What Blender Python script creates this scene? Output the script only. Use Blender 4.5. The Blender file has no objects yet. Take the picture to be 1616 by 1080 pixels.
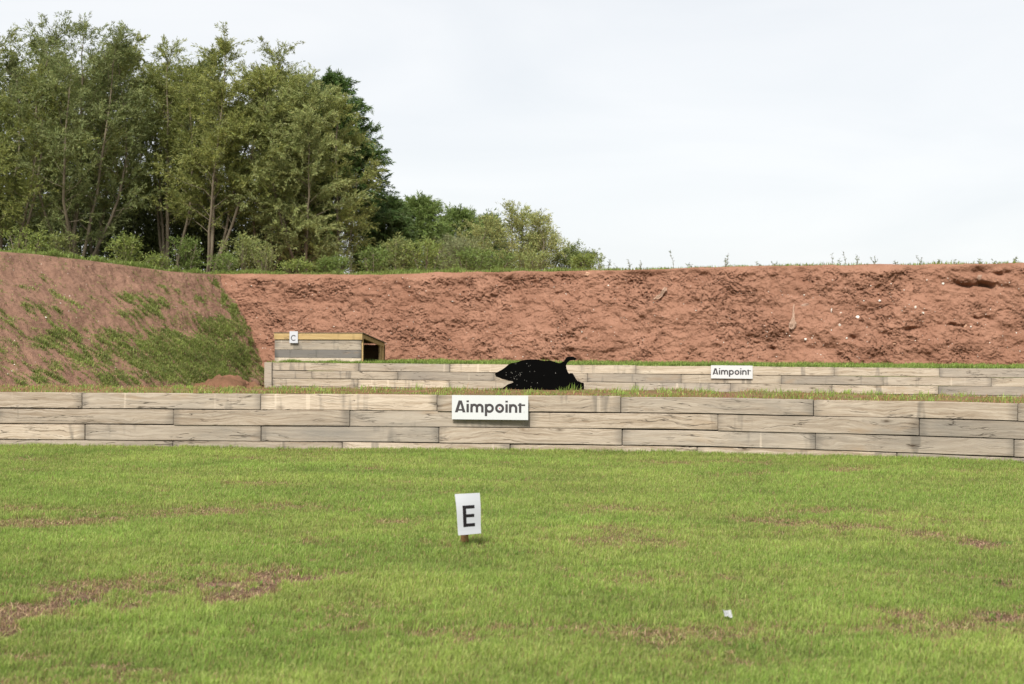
import bpy, bmesh, math, random
import numpy as np
from mathutils import Vector, Matrix, Euler
from mathutils.bvhtree import BVHTree

R = math.radians
scene = bpy.context.scene
col = scene.collection
random.seed(7)

# ------------------------------------------------------------------ camera
F = 2244.0                      # focal length in photo pixels (photo is 1616 x 1080)
CAMZ = 1.5
cam_d = bpy.data.cameras.new("camera")
cam = bpy.data.objects.new("camera", cam_d)
col.objects.link(cam)
cam_d.sensor_width = 36.0
cam_d.lens = 36.0 * F / 1616.0
cam_d.clip_start = 0.1
cam_d.clip_end = 5000
cam_d.dof.use_dof = True
cam_d.dof.focus_distance = 19.5
cam_d.dof.aperture_fstop = 4.0
PITCH, ROLL = -0.077, 0.21
CM = Matrix.Rotation(R(90 + PITCH), 4, 'X') @ Matrix.Rotation(R(ROLL), 4, 'Z')
CM.translation = (0, 0, CAMZ)
cam.matrix_world = CM
scene.camera = cam
scene.render.resolution_x = 1024
scene.render.resolution_y = 684

# ------------------------------------------------------------------ light
SUN_EL, SUN_AZ = R(49), R(-166)   # azimuth measured from +Y towards +X: behind the camera, to the left
world = bpy.data.worlds.new("World")
scene.world = world
world.use_nodes = True
wn = world.node_tree.nodes; wl = world.node_tree.links
wn.clear()
wo = wn.new('ShaderNodeOutputWorld')
sky = wn.new('ShaderNodeTexSky'); sky.sky_type = 'NISHITA'; sky.sun_disc = False
sky.sun_elevation = SUN_EL; sky.sun_rotation = SUN_AZ
b1 = wn.new('ShaderNodeBackground'); b1.inputs[1].default_value = 0.11
wl.new(sky.outputs[0], b1.inputs[0])
tc = wn.new('ShaderNodeTexCoord')
mp = wn.new('ShaderNodeMapping'); mp.inputs['Scale'].default_value = (1.6, 1.6, 7.0)
mp.inputs['Rotation'].default_value = (R(6), R(-9), 0)
wl.new(tc.outputs['Generated'], mp.inputs[0])
nz = wn.new('ShaderNodeTexNoise'); nz.inputs['Scale'].default_value = 1.7
nz.inputs['Detail'].default_value = 6; nz.inputs['Roughness'].default_value = .5; nz.inputs['Distortion'].default_value = .6
wl.new(mp.outputs[0], nz.inputs['Vector'])
cr = wn.new('ShaderNodeValToRGB')
cr.color_ramp.elements[0].position = .33; cr.color_ramp.elements[0].color = (.372, .381, .390, 1)
cr.color_ramp.elements[1].position = .62; cr.color_ramp.elements[1].color = (.413, .415, .416, 1)
wl.new(nz.outputs['Fac'], cr.inputs[0])
b2 = wn.new('ShaderNodeBackground'); b2.inputs[1].default_value = 1.0
wl.new(cr.outputs[0], b2.inputs[0])
mx = wn.new('ShaderNodeMixShader'); mx.inputs[0].default_value = .93
wl.new(b1.outputs[0], mx.inputs[1]); wl.new(b2.outputs[0], mx.inputs[2])
wl.new(mx.outputs[0], wo.inputs[0])

sd = bpy.data.lights.new("sun", 'SUN'); sd.energy = 2.9; sd.angle = R(18); sd.color = (1, .955, .88)
so = bpy.data.objects.new("sun", sd); col.objects.link(so)
to_sun = Vector((math.sin(SUN_AZ) * math.cos(SUN_EL), math.cos(SUN_AZ) * math.cos(SUN_EL), math.sin(SUN_EL)))
so.rotation_euler = to_sun.to_track_quat('Z', 'Y').to_euler()
so.location = (-8, -10, 20)

vs = scene.view_settings
vs.view_transform = 'Standard'; vs.look = 'None'; vs.gamma = 1; vs.exposure = 1.2
vs.use_curve_mapping = False

# ------------------------------------------------------------------ helpers
CM3 = CM.to_3x3()
def ray(px, py):
    d = CM3 @ Vector(((px - 808) / F, -(py - 540) / F, -1))
    return d / d.y
def at(px, py, Y):
    return Vector((0, 0, CAMZ)) + ray(px, py) * Y
def on_line(px, py, a, b):
    d = ray(px, py)              # Y = a + b X, X = d.x * Y
    return at(px, py, a / (1 - b * d.x))
def on_floor(px, py, z=0.):
    d = ray(px, py)
    return at(px, py, (z - CAMZ) / d.z)

def tag(o, label=None, cat=None, group=None, kind=None):
    if label: o['label'] = label
    if cat: o['category'] = cat
    if group: o['group'] = group
    if kind: o['kind'] = kind
    return o
def empty(name, loc, rz=0.):
    o = bpy.data.objects.new(name, None); col.objects.link(o)
    o.location = loc; o.rotation_euler = (0, 0, rz); o.empty_display_size = .1
    return o
def link(name, me, parent=None, mat=None):
    o = bpy.data.objects.new(name, me); col.objects.link(o)
    if parent: o.parent = parent
    if mat: me.materials.append(mat)
    return o
def from_bm(name, bm, mat, parent=None, smooth=False):
    me = bpy.data.meshes.new(name)
    bm.normal_update(); bm.to_mesh(me); bm.free()
    if smooth:
        for p in me.polygons: p.use_smooth = True
    return link(name, me, parent, mat)

def np_mesh(name, co, faces_idx, sizes, colr=None, smooth=False):
    """co (N,3); faces_idx flat loop vertex indices; sizes per polygon"""
    me = bpy.data.meshes.new(name)
    me.vertices.add(len(co)); me.vertices.foreach_set('co', np.ascontiguousarray(co, dtype=np.float32).ravel())
    me.loops.add(len(faces_idx)); me.loops.foreach_set('vertex_index', np.ascontiguousarray(faces_idx, dtype=np.int32))
    me.polygons.add(len(sizes))
    st = np.concatenate(([0], np.cumsum(sizes)[:-1])).astype(np.int32)
    me.polygons.foreach_set('loop_start', st)
    me.polygons.foreach_set('use_smooth', np.full(len(sizes), smooth, dtype=bool))
    me.update(calc_edges=True)
    if colr is not None:
        at_ = me.color_attributes.new('tint', 'FLOAT_COLOR', 'POINT')
        c4 = np.ones((len(co), 4), np.float32); c4[:, :3] = colr
        at_.data.foreach_set('color', c4.ravel())
    return me

def grid_mesh(name, P, colr=None, smooth=True):
    """P (n,m,3)"""
    n, m = P.shape[:2]
    i = np.arange(n * m).reshape(n, m)
    q = np.stack([i[:-1, :-1], i[:-1, 1:], i[1:, 1:], i[1:, :-1]], -1).reshape(-1, 4)
    return np_mesh(name, P.reshape(-1, 3), q.ravel(), np.full(len(q), 4), None if colr is None else colr.reshape(-1, 3), smooth)

# vectorised gradient noise
_rs = np.random.RandomState(11)
_perm = _rs.permutation(256); _perm = np.concatenate([_perm, _perm])
_g = _rs.rand(256) * 2 * np.pi
_gx, _gy = np.cos(_g), np.sin(_g)
def noise2(x, y):
    xi = np.floor(x).astype(int); yi = np.floor(y).astype(int)
    xf = x - xi; yf = y - yi
    u = xf ** 3 * (xf * (xf * 6 - 15) + 10); v = yf ** 3 * (yf * (yf * 6 - 15) + 10)
    def gr(a, b, dx, dy):
        h = _perm[_perm[a & 255] + (b & 255)]
        return _gx[h] * dx + _gy[h] * dy
    n00 = gr(xi, yi, xf, yf); n10 = gr(xi + 1, yi, xf - 1, yf)
    n01 = gr(xi, yi + 1, xf, yf - 1); n11 = gr(xi + 1, yi + 1, xf - 1, yf - 1)
    return ((n00 * (1 - u) + n10 * u) * (1 - v) + (n01 * (1 - u) + n11 * u) * v) * 1.5
def fbm(x, y, o=4, g=.5):
    s = 0; a = 1.
    for k in range(o):
        s = s + a * noise2(x + 17.3 * k, y - 9.1 * k); x = x * 2.03; y = y * 2.03; a *= g
    return s
def sstep(e0, e1, x):
    t = np.clip((x - e0) / (e1 - e0), 0, 1); return t * t * (3 - 2 * t)

# ------------------------------------------------------------------ materials
def mat(name, rough=.9, spec=.2):
    m = bpy.data.materials.new(name); m.use_nodes = True
    p = m.node_tree.nodes['Principled BSDF']
    p.inputs['Roughness'].default_value = rough
    p.inputs['Specular IOR Level'].default_value = spec
    return m, m.node_tree.nodes, m.node_tree.links, p
def tnoise(n, l, vec, scale, detail=4, rough=.55, dist=0, mapscale=None, loc=None):
    if mapscale or loc is not None:
        mp = n.new('ShaderNodeMapping')
        if mapscale: mp.inputs['Scale'].default_value = mapscale
        if loc is not None:
            if isinstance(loc, tuple): mp.inputs['Location'].default_value = loc
            else: l.new(loc, mp.inputs['Location'])
        l.new(vec, mp.inputs[0]); vec = mp.outputs[0]
    t = n.new('ShaderNodeTexNoise'); t.inputs['Scale'].default_value = scale
    t.inputs['Detail'].default_value = detail; t.inputs['Roughness'].default_value = rough
    t.inputs['Distortion'].default_value = dist
    l.new(vec, t.inputs['Vector'])
    return t.outputs['Fac']
def ramp(n, l, src, stops, interp='LINEAR'):
    c = n.new('ShaderNodeValToRGB'); e = c.color_ramp.elements; c.color_ramp.interpolation = interp
    while len(e) < len(stops): e.new(.5)
    for k, (p, v) in enumerate(stops):
        e[k].position = p; e[k].color = (v, v, v, 1) if not isinstance(v, tuple) else (*v, 1)
    l.new(src, c.inputs[0]); return c.outputs[0]
def mixc(n, l, fac, a, b, mode='MIX'):
    m = n.new('ShaderNodeMix'); m.data_type = 'RGBA'; m.blend_type = mode
    for s, v in ((m.inputs[0], fac), (m.inputs[6], a), (m.inputs[7], b)):
        if isinstance(v, (int, float)): s.default_value = v
        elif isinstance(v, tuple): s.default_value = (*v, 1)
        else: l.new(v, s)
    return m.outputs[2]
def math_(n, l, op, a, b=None, c=None):
    m = n.new('ShaderNodeMath'); m.operation = op
    for k, v in enumerate((a, b, c)):
        if v is None: continue
        if isinstance(v, (int, float)): m.inputs[k].default_value = v
        else: l.new(v, m.inputs[k])
    return m.outputs[0]
def bump(n, l, p, h, dist, strength=1.):
    b = n.new('ShaderNodeBump'); b.inputs['Distance'].default_value = dist; b.inputs['Strength'].default_value = strength
    l.new(h, b.inputs['Height']); l.new(b.outputs[0], p.inputs['Normal'])

def wood_mat(name, pale, tan, grey, greyness=.5, scale=1.):
    m, n, l, p = mat(name, .85, .15)
    tc = n.new('ShaderNodeTexCoord'); oi = n.new('ShaderNodeObjectInfo'); rnd = oi.outputs['Random']
    cx = n.new('ShaderNodeCombineXYZ')
    l.new(math_(n, l, 'MULTIPLY', rnd, 91.), cx.inputs[0]); l.new(math_(n, l, 'MULTIPLY', rnd, 37.), cx.inputs[2])
    add = n.new('ShaderNodeVectorMath'); add.operation = 'ADD'
    l.new(tc.outputs['Object'], add.inputs[0]); l.new(cx.outputs[0], add.inputs[1])
    v = add.outputs[0]
    # warp the grain: slow wander along the plank plus swirls round the knots
    warp = tnoise(n, l, v, 1, 4, .55, .3, (1.1, 3, 3.5))
    vo = n.new('ShaderNodeTexVoronoi'); vo.inputs['Scale'].default_value = 1
    mpk = n.new('ShaderNodeMapping'); mpk.inputs['Scale'].default_value = (1.25, .6, 3.4); l.new(v, mpk.inputs[0]); l.new(mpk.outputs[0], vo.inputs['Vector'])
    kd = vo.outputs['Distance']
    wsum = math_(n, l, 'ADD', math_(n, l, 'MULTIPLY', math_(n, l, 'SUBTRACT', warp, .5), .20), math_(n, l, 'MULTIPLY', ramp(n, l, kd, [(0, 1.), (.30, 0.)], 'EASE'), .045))
    wv = n.new('ShaderNodeCombineXYZ'); l.new(wsum, wv.inputs[2])
    a2 = n.new('ShaderNodeVectorMath'); a2.operation = 'ADD'; l.new(v, a2.inputs[0]); l.new(wv.outputs[0], a2.inputs[1])
    v2 = a2.outputs[0]
    grain = tnoise(n, l, v2, 1, 7, .68, 0, (.9 * scale, 12 * scale, 34 * scale))
    fine = tnoise(n, l, v2, 1, 4, .7, 0, (4 * scale, 70, 130 * scale))
    patch = tnoise(n, l, v, 1, 5, .65, .5, (.9, 3, 4))
    band = tnoise(n, l, v, 1, 3, .7, 0, (2.6, .01, .5))
    c = mixc(n, l, ramp(n, l, grain, [(.34, 0), (.58, 1.)]), tan, pale)
    c = mixc(n, l, ramp(n, l, fine, [(.30, .55), (.5, 0.)]), c, tuple(x * .62 for x in tan))
    own = math_(n, l, 'SUBTRACT', math_(n, l, 'FRACT', math_(n, l, 'MULTIPLY', rnd, 7.31)), .42)
    g1 = math_(n, l, 'ADD', math_(n, l, 'MULTIPLY', ramp(n, l, patch, [(.42, 0.), (.70, 1.)]), .8), math_(n, l, 'MULTIPLY', own, 1.9))
    gc = n.new('ShaderNodeClamp'); l.new(math_(n, l, 'MULTIPLY', g1, greyness), gc.inputs[0])
    c = mixc(n, l, gc.outputs[0], c, grey)
    # darker weather stains in uprights blocks, pale strap marks, rust-brown blotches
    c = mixc(n, l, ramp(n, l, band, [(.33, .55), (.40, 0.)]), c, tuple(x * .55 for x in grey))
    c = mixc(n, l, ramp(n, l, tnoise(n, l, v, 1, 1, .5, 0, (7., .01, .4), (5, 5, 5)), [(.70, 0.), (.735, .45)]), c, tuple(min(1, x * 1.2) for x in pale))
    c = mixc(n, l, ramp(n, l, tnoise(n, l, v, 1, 4, .6, 0, (1.1, 2, 4), (9, 1, 4)), [(.60, 0.), (.78, .55)]), c, (.30, .19, .10))
    def cracks(scl, off, wid, lo, hi, amt):
        t = tnoise(n, l, v2, 1, 4, .5, .15, scl, off)
        thin = ramp(n, l, math_(n, l, 'ABSOLUTE', math_(n, l, 'SUBTRACT', t, .5)), [(0, 1.), (wid, 0.)])
        gate = ramp(n, l, tnoise(n, l, v, 1, 3, .6, 0, (1.9, 3, 4.), off), [(lo, 0.), (hi, amt)])
        return math_(n, l, 'MULTIPLY', thin, gate)
    crack = math_(n, l, 'MAXIMUM', cracks((.5, 3, 7), (3, 8, 1), .0065, .51, .58, .8), cracks((1.1, 6, 22), (1, 4, 9), .014, .54, .64, .5))
    c = mixc(n, l, crack, c, (.045, .034, .026))
    kn = ramp(n, l, kd, [(.025, .9), (.05, .45), (.12, .0)])
    c = mixc(n, l, kn, c, (.075, .052, .035))
    br = n.new('ShaderNodeHueSaturation'); l.new(c, br.inputs['Color'])
    l.new(math_(n, l, 'ADD', math_(n, l, 'MULTIPLY', rnd, .30), .80), br.inputs['Value'])
    ends = n.new('ShaderNodeSeparateXYZ'); l.new(tc.outputs['Generated'], ends.inputs[0])
    ed = math_(n, l, 'ADD', math_(n, l, 'MULTIPLY', math_(n, l, 'ABSOLUTE', math_(n, l, 'SUBTRACT', ends.outputs[0], .5)), 2.), math_(n, l, 'MULTIPLY', math_(n, l, 'SUBTRACT', patch, .5), .30))
    l.new(mixc(n, l, ramp(n, l, ed, [(.90, 0.), (1.0, .48 * greyness / .5)]), br.outputs[0], tuple(x * .45 for x in grey)), p.inputs['Base Color'])
    h = math_(n, l, 'SUBTRACT', math_(n, l, 'ADD', math_(n, l, 'MULTIPLY', grain, .6), math_(n, l, 'MULTIPLY', fine, .3)), math_(n, l, 'MULTIPLY', crack, 1.5))
    bump(n, l, p, h, .007)
    return m
M_SLEEPER = wood_mat('weathered_oak', (.47, .395, .315), (.27, .205, .145), (.21, .19, .165), .52)
M_SLEEPER_FAR = wood_mat('weathered_oak_far', (.47, .405, .32), (.31, .245, .175), (.23, .21, .185), .48)
M_FRESH = wood_mat('fresh_pine', (.47, .34, .165), (.37, .25, .11), (.36, .26, .12), .2, .8)
M_GREYBOARD = wood_mat('grey_board', (.20, .18, .155), (.13, .115, .10), (.15, .14, .13), .8, .8)
M_STAKE = wood_mat('stake_wood', (.26, .145, .06), (.19, .10, .04), (.18, .12, .07), .2, 1.5)

def soil_mat(name, light, dark, grit, use_tint=False, bumpd=.03):
    m, n, l, p = mat(name, .97, .08)
    g = n.new('ShaderNodeNewGeometry'); v = g.outputs['Position']
    a = tnoise(n, l, v, 1.3, 6, .62, .4)
    b = tnoise(n, l, v, 9, 8, .7)
    c = mixc(n, l, ramp(n, l, a, [(.33, 0), (.66, 1.)]), dark, light)
    c = mixc(n, l, ramp(n, l, b, [(.30, .5), (.48, 0.)]), c, tuple(x * .7 for x in dark))
    c = mixc(n, l, ramp(n, l, tnoise(n, l, v, .55, 4, .6, 0, None, (5, 2, 7)), [(.5, 0.), (.72, .45)]), c, tuple(min(1, x * 1.22) for x in light))
    fine = tnoise(n, l, v, 45, 3, .7)
    c = mixc(n, l, ramp(n, l, fine, [(.62, 0.), (.74, .75)]), c, grit)
    if use_tint:
        at_ = n.new('ShaderNodeAttribute'); at_.attribute_name = 'tint'
        sp = n.new('ShaderNodeSeparateColor'); l.new(at_.outputs['Color'], sp.inputs[0])
        gcol = mixc(n, l, tnoise(n, l, v, 6, 5, .7), (.10, .115, .034), (.165, .175, .058))
        gm = math_(n, l, 'MULTIPLY', sp.outputs[0], ramp(n, l, b, [(.34, .25), (.52, 1.)]))
        c = mixc(n, l, gm, c, gcol)
    l.new(c, p.inputs['Base Color'])
    h = math_(n, l, 'ADD', math_(n, l, 'MULTIPLY', b, 1.), math_(n, l, 'MULTIPLY', tnoise(n, l, v, 28, 5, .7), .35))
    bump(n, l, p, h, bumpd * 2)
    return m
M_BERM = soil_mat('red_clay', (.285, .152, .102), (.215, .108, .070), (.39, .27, .205), False, .03)
M_SIDE = soil_mat('red_clay_with_moss', (.242, .140, .097), (.190, .108, .075), (.40, .28, .22), True, .03)
M_TERR = soil_mat('terrace_soil', (.21, .105, .065), (.13, .07, .04), (.30, .2, .13), True, .02)
M_LAWN = soil_mat('lawn_soil', (.24, .15, .105), (.11, .066, .042), (.36, .27, .2), True, .03)
M_FIELD = soil_mat('rough_field', (.15, .12, .06), (.07, .09, .03), (.2, .18, .1), True, .03)

def leaf_mat(name, trans=.35, rough=.6):
    m, n, l, p = mat(name, rough, .25)
    at_ = n.new('ShaderNodeAttribute'); at_.attribute_name = 'tint'
    g = n.new('ShaderNodeNewGeometry')
    c = mixc(n, l, math_(n, l, 'MULTIPLY', g.outputs['Backfacing'], .35), at_.outputs['Color'], (.17, .195, .09))
    l.new(c, p.inputs['Base Color'])
    t = n.new('ShaderNodeBsdfTranslucent')
    hs = n.new('ShaderNodeHueSaturation'); hs.inputs['Value'].default_value = 1.5; l.new(at_.outputs['Color'], hs.inputs['Color'])
    l.new(hs.outputs[0], t.inputs[0])
    ms = n.new('ShaderNodeMixShader'); ms.inputs[0].default_value = trans
    l.new(p.outputs[0], ms.inputs[1]); l.new(t.outputs[0], ms.inputs[2])
    l.new(ms.outputs[0], n['Material Output'].inputs[0])
    return m
M_LEAF = leaf_mat('willow_leaf', .3)
M_GRASS = leaf_mat('grass_blade', .35, .55)
def bark_mat(name, a, b):
    m, n, l, p = mat(name, .9, .1)
    tc = n.new('ShaderNodeTexCoord')
    t = tnoise(n, l, tc.outputs['Object'], 1, 5, .65, .3, (14, 14, 3))
    l.new(mixc(n, l, t, a, b), p.inputs['Base Color']); bump(n, l, p, t, .02)
    return m
M_BARK = bark_mat('willow_bark', (.085, .068, .048), (.25, .21, .15))
def flat_mat(name, c, rough=.6, spec=.3, var=.08, vs_=6, bmp=0):
    m, n, l, p = mat(name, rough, spec)
    tc = n.new('ShaderNodeTexCoord')
    t = tnoise(n, l, tc.outputs['Object'], vs_, 5, .6)
    l.new(mixc(n, l, t, tuple(x * (1 - var) for x in c), tuple(min(1, x * (1 + var)) for x in c)), p.inputs['Base Color'])
    if bmp: bump(n, l, p, t, bmp)
    return m
M_WHITE = flat_mat('white_board', (.50, .51, .515), .45, .35, .03)
M_PAPER = flat_mat('laminated_paper', (.47, .48, .515), .35, .4, .03)
M_INK = flat_mat('charcoal_print', (.045, .04, .042), .5, .3)
M_BLACKINK = flat_mat('black_print', (.012, .009, .012), .4, .3)
M_RED = flat_mat('red_print', (.5, .06, .08), .5)
M_FAINT = flat_mat('faint_grey_print', (.42, .42, .43), .5)
M_BOAR = flat_mat('matt_black_paint', (.0018, .0018, .0018), .85, .03, .3, 9, .001)
M_CHIP = flat_mat('chipped_paint', (.14, .135, .12), .8)
M_DARKWOOD = wood_mat('dark_ply', (.10, .06, .028), (.06, .035, .018), (.07, .05, .03), .2)
M_FELT = flat_mat('roofing_felt', (.10, .085, .055), .9, .1, .25, 30, .003)
M_STONE = flat_mat('white_stone', (.62, .58, .52), .8, .2, .12, 30, .004)
M_TANSTONE = flat_mat('tan_stone', (.40, .24, .16), .9, .2, .25, 20, .006)
M_GREYSTONE = flat_mat('grey_stone', (.30, .2, .15), .9, .2, .2, 20, .006)
M_SCRAP = flat_mat('torn_sacking', (.52, .37, .28), .9, .1, .3, 25, .004)
M_PLASTIC = flat_mat('black_plastic', (.01, .01, .011), .4, .4)

# ------------------------------------------------------------------ layout lines (Y = a + b X)
W1Z = .75       # front sleeper wall, its top height
W2A, W2B, W2Z = 36.2, -.274, .88       # rear sleeper wall
RH1, RH2 = .2165, .211                 # sleeper row heights
BB = -.27
BASEA, TOPA = 41.5, 42.6               # foot and crest of the back bank

# the front wall bends gently towards the camera on the right
_wx = np.array([-900, -300, 0, 550, 850, 1000, 1140, 1284, 1450, 1616, 1800, 2500.]); _ws = np.array([111, 113, 114, 115.9, 117.1, 118.3, 120.0, 122.5, 126, 130.2, 135, 154])
_W1Y = F / _ws; _W1X = (_wx - 808) / _ws
def w1y(X): return np.interp(X, _W1X, _W1Y)
def w1(px, py): return at(px, py, F / float(np.interp(px, _wx, _ws)))

def lawn_z(x, y):
    s = np.clip((x - 1.5) / 4.5, 0, 1.3) * np.clip((y - 8) / 9, 0, 1)
    return .028 * s + .012 * fbm(x * .5, y * .5, 3)

# image-space description of the bare or dry patches of the lawn: cx, cy, half length, half height, slope, dirt, straw
PATCH = [(60, 962, 170, 17, -.10, 1.1, .6), (300, 932, 200, 13, -.14, .85, .8), (-10, 975, 190, 20, -.06, 1.3, .5), (210, 955, 110, 14, -.12, .5, .9), (370, 944, 85, 11, -.14, 1.5, .5), (490, 914, 90, 11, -.08, 1.1, .7),
         (330, 915, 190, 22, -.05, .15, .9), (100, 935, 160, 22, -.1, .5, .9), (10, 1000, 30, 12, -.1, 1.5, .4), (100, 825, 170, 13, -.07, .1, 1.),
         (330, 810, 170, 11, -.06, .25, 1.), (500, 805, 60, 7, 0, .1, .7), (640, 826, 60, 6, 0, .1, .8), (590, 740, 45, 4, 0, .5, .7),
         (40, 725, 45, 3.5, 0, .4, .7), (420, 724, 90, 4, 0, .1, .6), (1230, 826, 120, 10, .1, .1, .9), (1330, 838, 110, 10, 0, .3, 1.), (1320, 812, 150, 10, 0, .05, .7),
         (1555, 864, 60, 9, .05, 1.1, .8), (1450, 848, 120, 9, .1, .2, .8), (1470, 915, 110, 9, .05, .45, .8), (1590, 925, 40, 12, 0, .9, .7), (1450, 975, 90, 13, .05, .35, .9),
         (1570, 980, 90, 16, 0, .55, .9), (1400, 990, 60, 8, 0, .6, .7), (1340, 744, 60, 7, 0, .1, 1.), (1070, 734, 70, 5, .05, .3, .8), (890, 905, 40, 6, 0, .4, .6),
         (1240, 905, 60, 7, 0, .1, .5), (1010, 920, 60, 7, 0, .1, .4), (700, 1010, 120, 12, 0, .0, .4), (1180, 1050, 120, 12, 0, .1, .5), (300, 1058, 60, 10, 0, .2, .5),
         (920, 815, 90, 7, 0, .05, .4), (1160, 950, 60, 7, 0, .1, .5), (660, 780, 100, 5, 0, .05, .4), (60, 1045, 70, 12, 0, .2, .5)]
def img_of(x, y, z):
    """approximate photo pixel of ground points (used only to lay the worn patches out on the lawn)"""
    yy = np.maximum(y, .5)
    u = 808 + F * x / yy; v = 537 + F * (CAMZ - z) / yy
    return u, v + (u - 808) * math.tan(R(ROLL))
def lawn_masks(x, y):
    u, v = img_of(x, y, 0 * x)
    nz_ = fbm(x * 2.3, y * 2.3, 4, .6)
    n2 = fbm(x * 7 + 40, y * 7, 3, .6)
    dirt = 0 * x; straw = 0 * x
    for cx, cy, hx, hy, sl, d, s in PATCH:
        q = np.exp(-(((u - cx) / hx) ** 2 + ((v - cy - sl * (u - cx)) / hy) ** 2))
        dirt = np.maximum(dirt, q * d); straw = np.maximum(straw, q * s)
    dirt = sstep(.36, .95, dirt + .34 * nz_ + .25 * n2)
    straw = sstep(.25, 1.0, straw + .42 * nz_ + .32 * n2)
    straw = np.maximum(straw, .8 * sstep(.40, .95, fbm(x * .55 + 9, y * .9, 3, .6) + .5 * n2))
    return dirt, straw

# ------------------------------------------------------------------ setting: grounds
# distant ground as one big sheet
def big_ground():
    xs = np.linspace(-1500, 1500, 40); ys = np.linspace(-600, 2500, 40)
    X, Y = np.meshgrid(xs, ys, indexing='ij')
    P = np.stack([X, Y, np.full_like(X, -.35)], -1)
    tint = np.stack([np.full_like(X, .9)] * 3, -1)
    o = link('field_ground', grid_mesh('field_ground', P[:, ::-1], tint), None, M_FIELD); tag(o, kind='structure')
big_ground()

def lawn():
    xs = np.arange(-16, 16, .08); ys = np.arange(-6, 22.5, .08)
    X, Y = np.meshgrid(xs, ys, indexing='ij')
    lim = w1y(X) + .05
    Y = np.minimum(Y, lim)
    d, s = lawn_masks(X, Y)
    Z = lawn_z(X, Y) - .012 * d
    t = np.stack([np.clip(1 - d * 1.1 - .75 * s, 0, 1)] * 3, -1)
    P = np.stack([X, Y, Z], -1)
    o = link('lawn', grid_mesh('lawn', P[:, ::-1], t[:, ::-1]), None, M_LAWN); tag(o, kind='structure')
lawn()

def side_toe(Y):
    """X of the foot of the side bank"""
    return np.interp(Y, [6, 20, 34, 43.6, 60], [-10.2, -9.6, -8.9, -7.93, -7.9])

def terr_z(X, Y):
    t = Y - (w1y(X))                       # metres behind the front wall
    z = .735 - .0 * t
    z = z - sstep(2.6, 8.5, t) * .64
    # a heap of dug earth at the left end of the rear wall
    hx, hy = X + 7.35, Y - 36.4
    e = np.sqrt((hx / 1.15) ** 2 + (hy / 1.7) ** 2) + .16 * fbm(X * 2.2, Y * 2.2, 4, .6)
    z = z + .52 * np.clip(1 - e, 0, 1) ** .9 + .09 * fbm(X * 4.5, Y * 4.5, 4, .65) * sstep(1.5, .6, e)
    return z + .02 * fbm(X * 1.5, Y * 1.5, 3)
def terrace():
    xs = np.arange(-16, 18, .1); ts = np.linspace(0, 1, 190)
    X, T = np.meshgrid(xs, ts, indexing='ij')
    y0 = w1y(X) + .1; y1 = W2A + W2B * X + .05
    y1 = np.where(X < -6.75, y1 + 5, y1)
    Y = y0 + (y1 - y0) * T
    Z = terr_z(X, Y)
    g = np.clip(.45 + .6 * fbm(X * 1.2, Y * 1.2, 3), 0, 1)
    heap = np.exp(-(((X + 7.35) / .8) ** 2 + ((Y - 36.2) / 1.5) ** 2))
    g = np.clip(g - heap * 1.4, 0, 1)
    P = np.stack([X, Y, Z], -1)
    o = link('terrace', grid_mesh('terrace', P[:, ::-1], np.stack([g] * 3, -1)[:, ::-1]), None, M_TERR); tag(o, kind='structure')
terrace()
def upper_terrace():
    xs = np.arange(-6.7, 20, .1); ts = np.linspace(0, 1, 50)
    X, T = np.meshgrid(xs, ts, indexing='ij')
    y0 = W2A + W2B * X + .1; y1 = BASEA + BB * X + .6
    Y = y0 + (y1 - y0) * T
    Z = np.full_like(Y, W2Z - .02) + .012 * fbm(X, Y, 3)
    g = np.clip(.8 - .4 * T + .4 * fbm(X * 1.5, Y * 1.5, 3), 0, 1)
    P = np.stack([X, Y, Z], -1)
    o = link('upper_terrace', grid_mesh('upper_terrace', P[:, ::-1], np.stack([g] * 3, -1)[:, ::-1]), None, M_TERR); tag(o, kind='structure')
upper_terrace()

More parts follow.
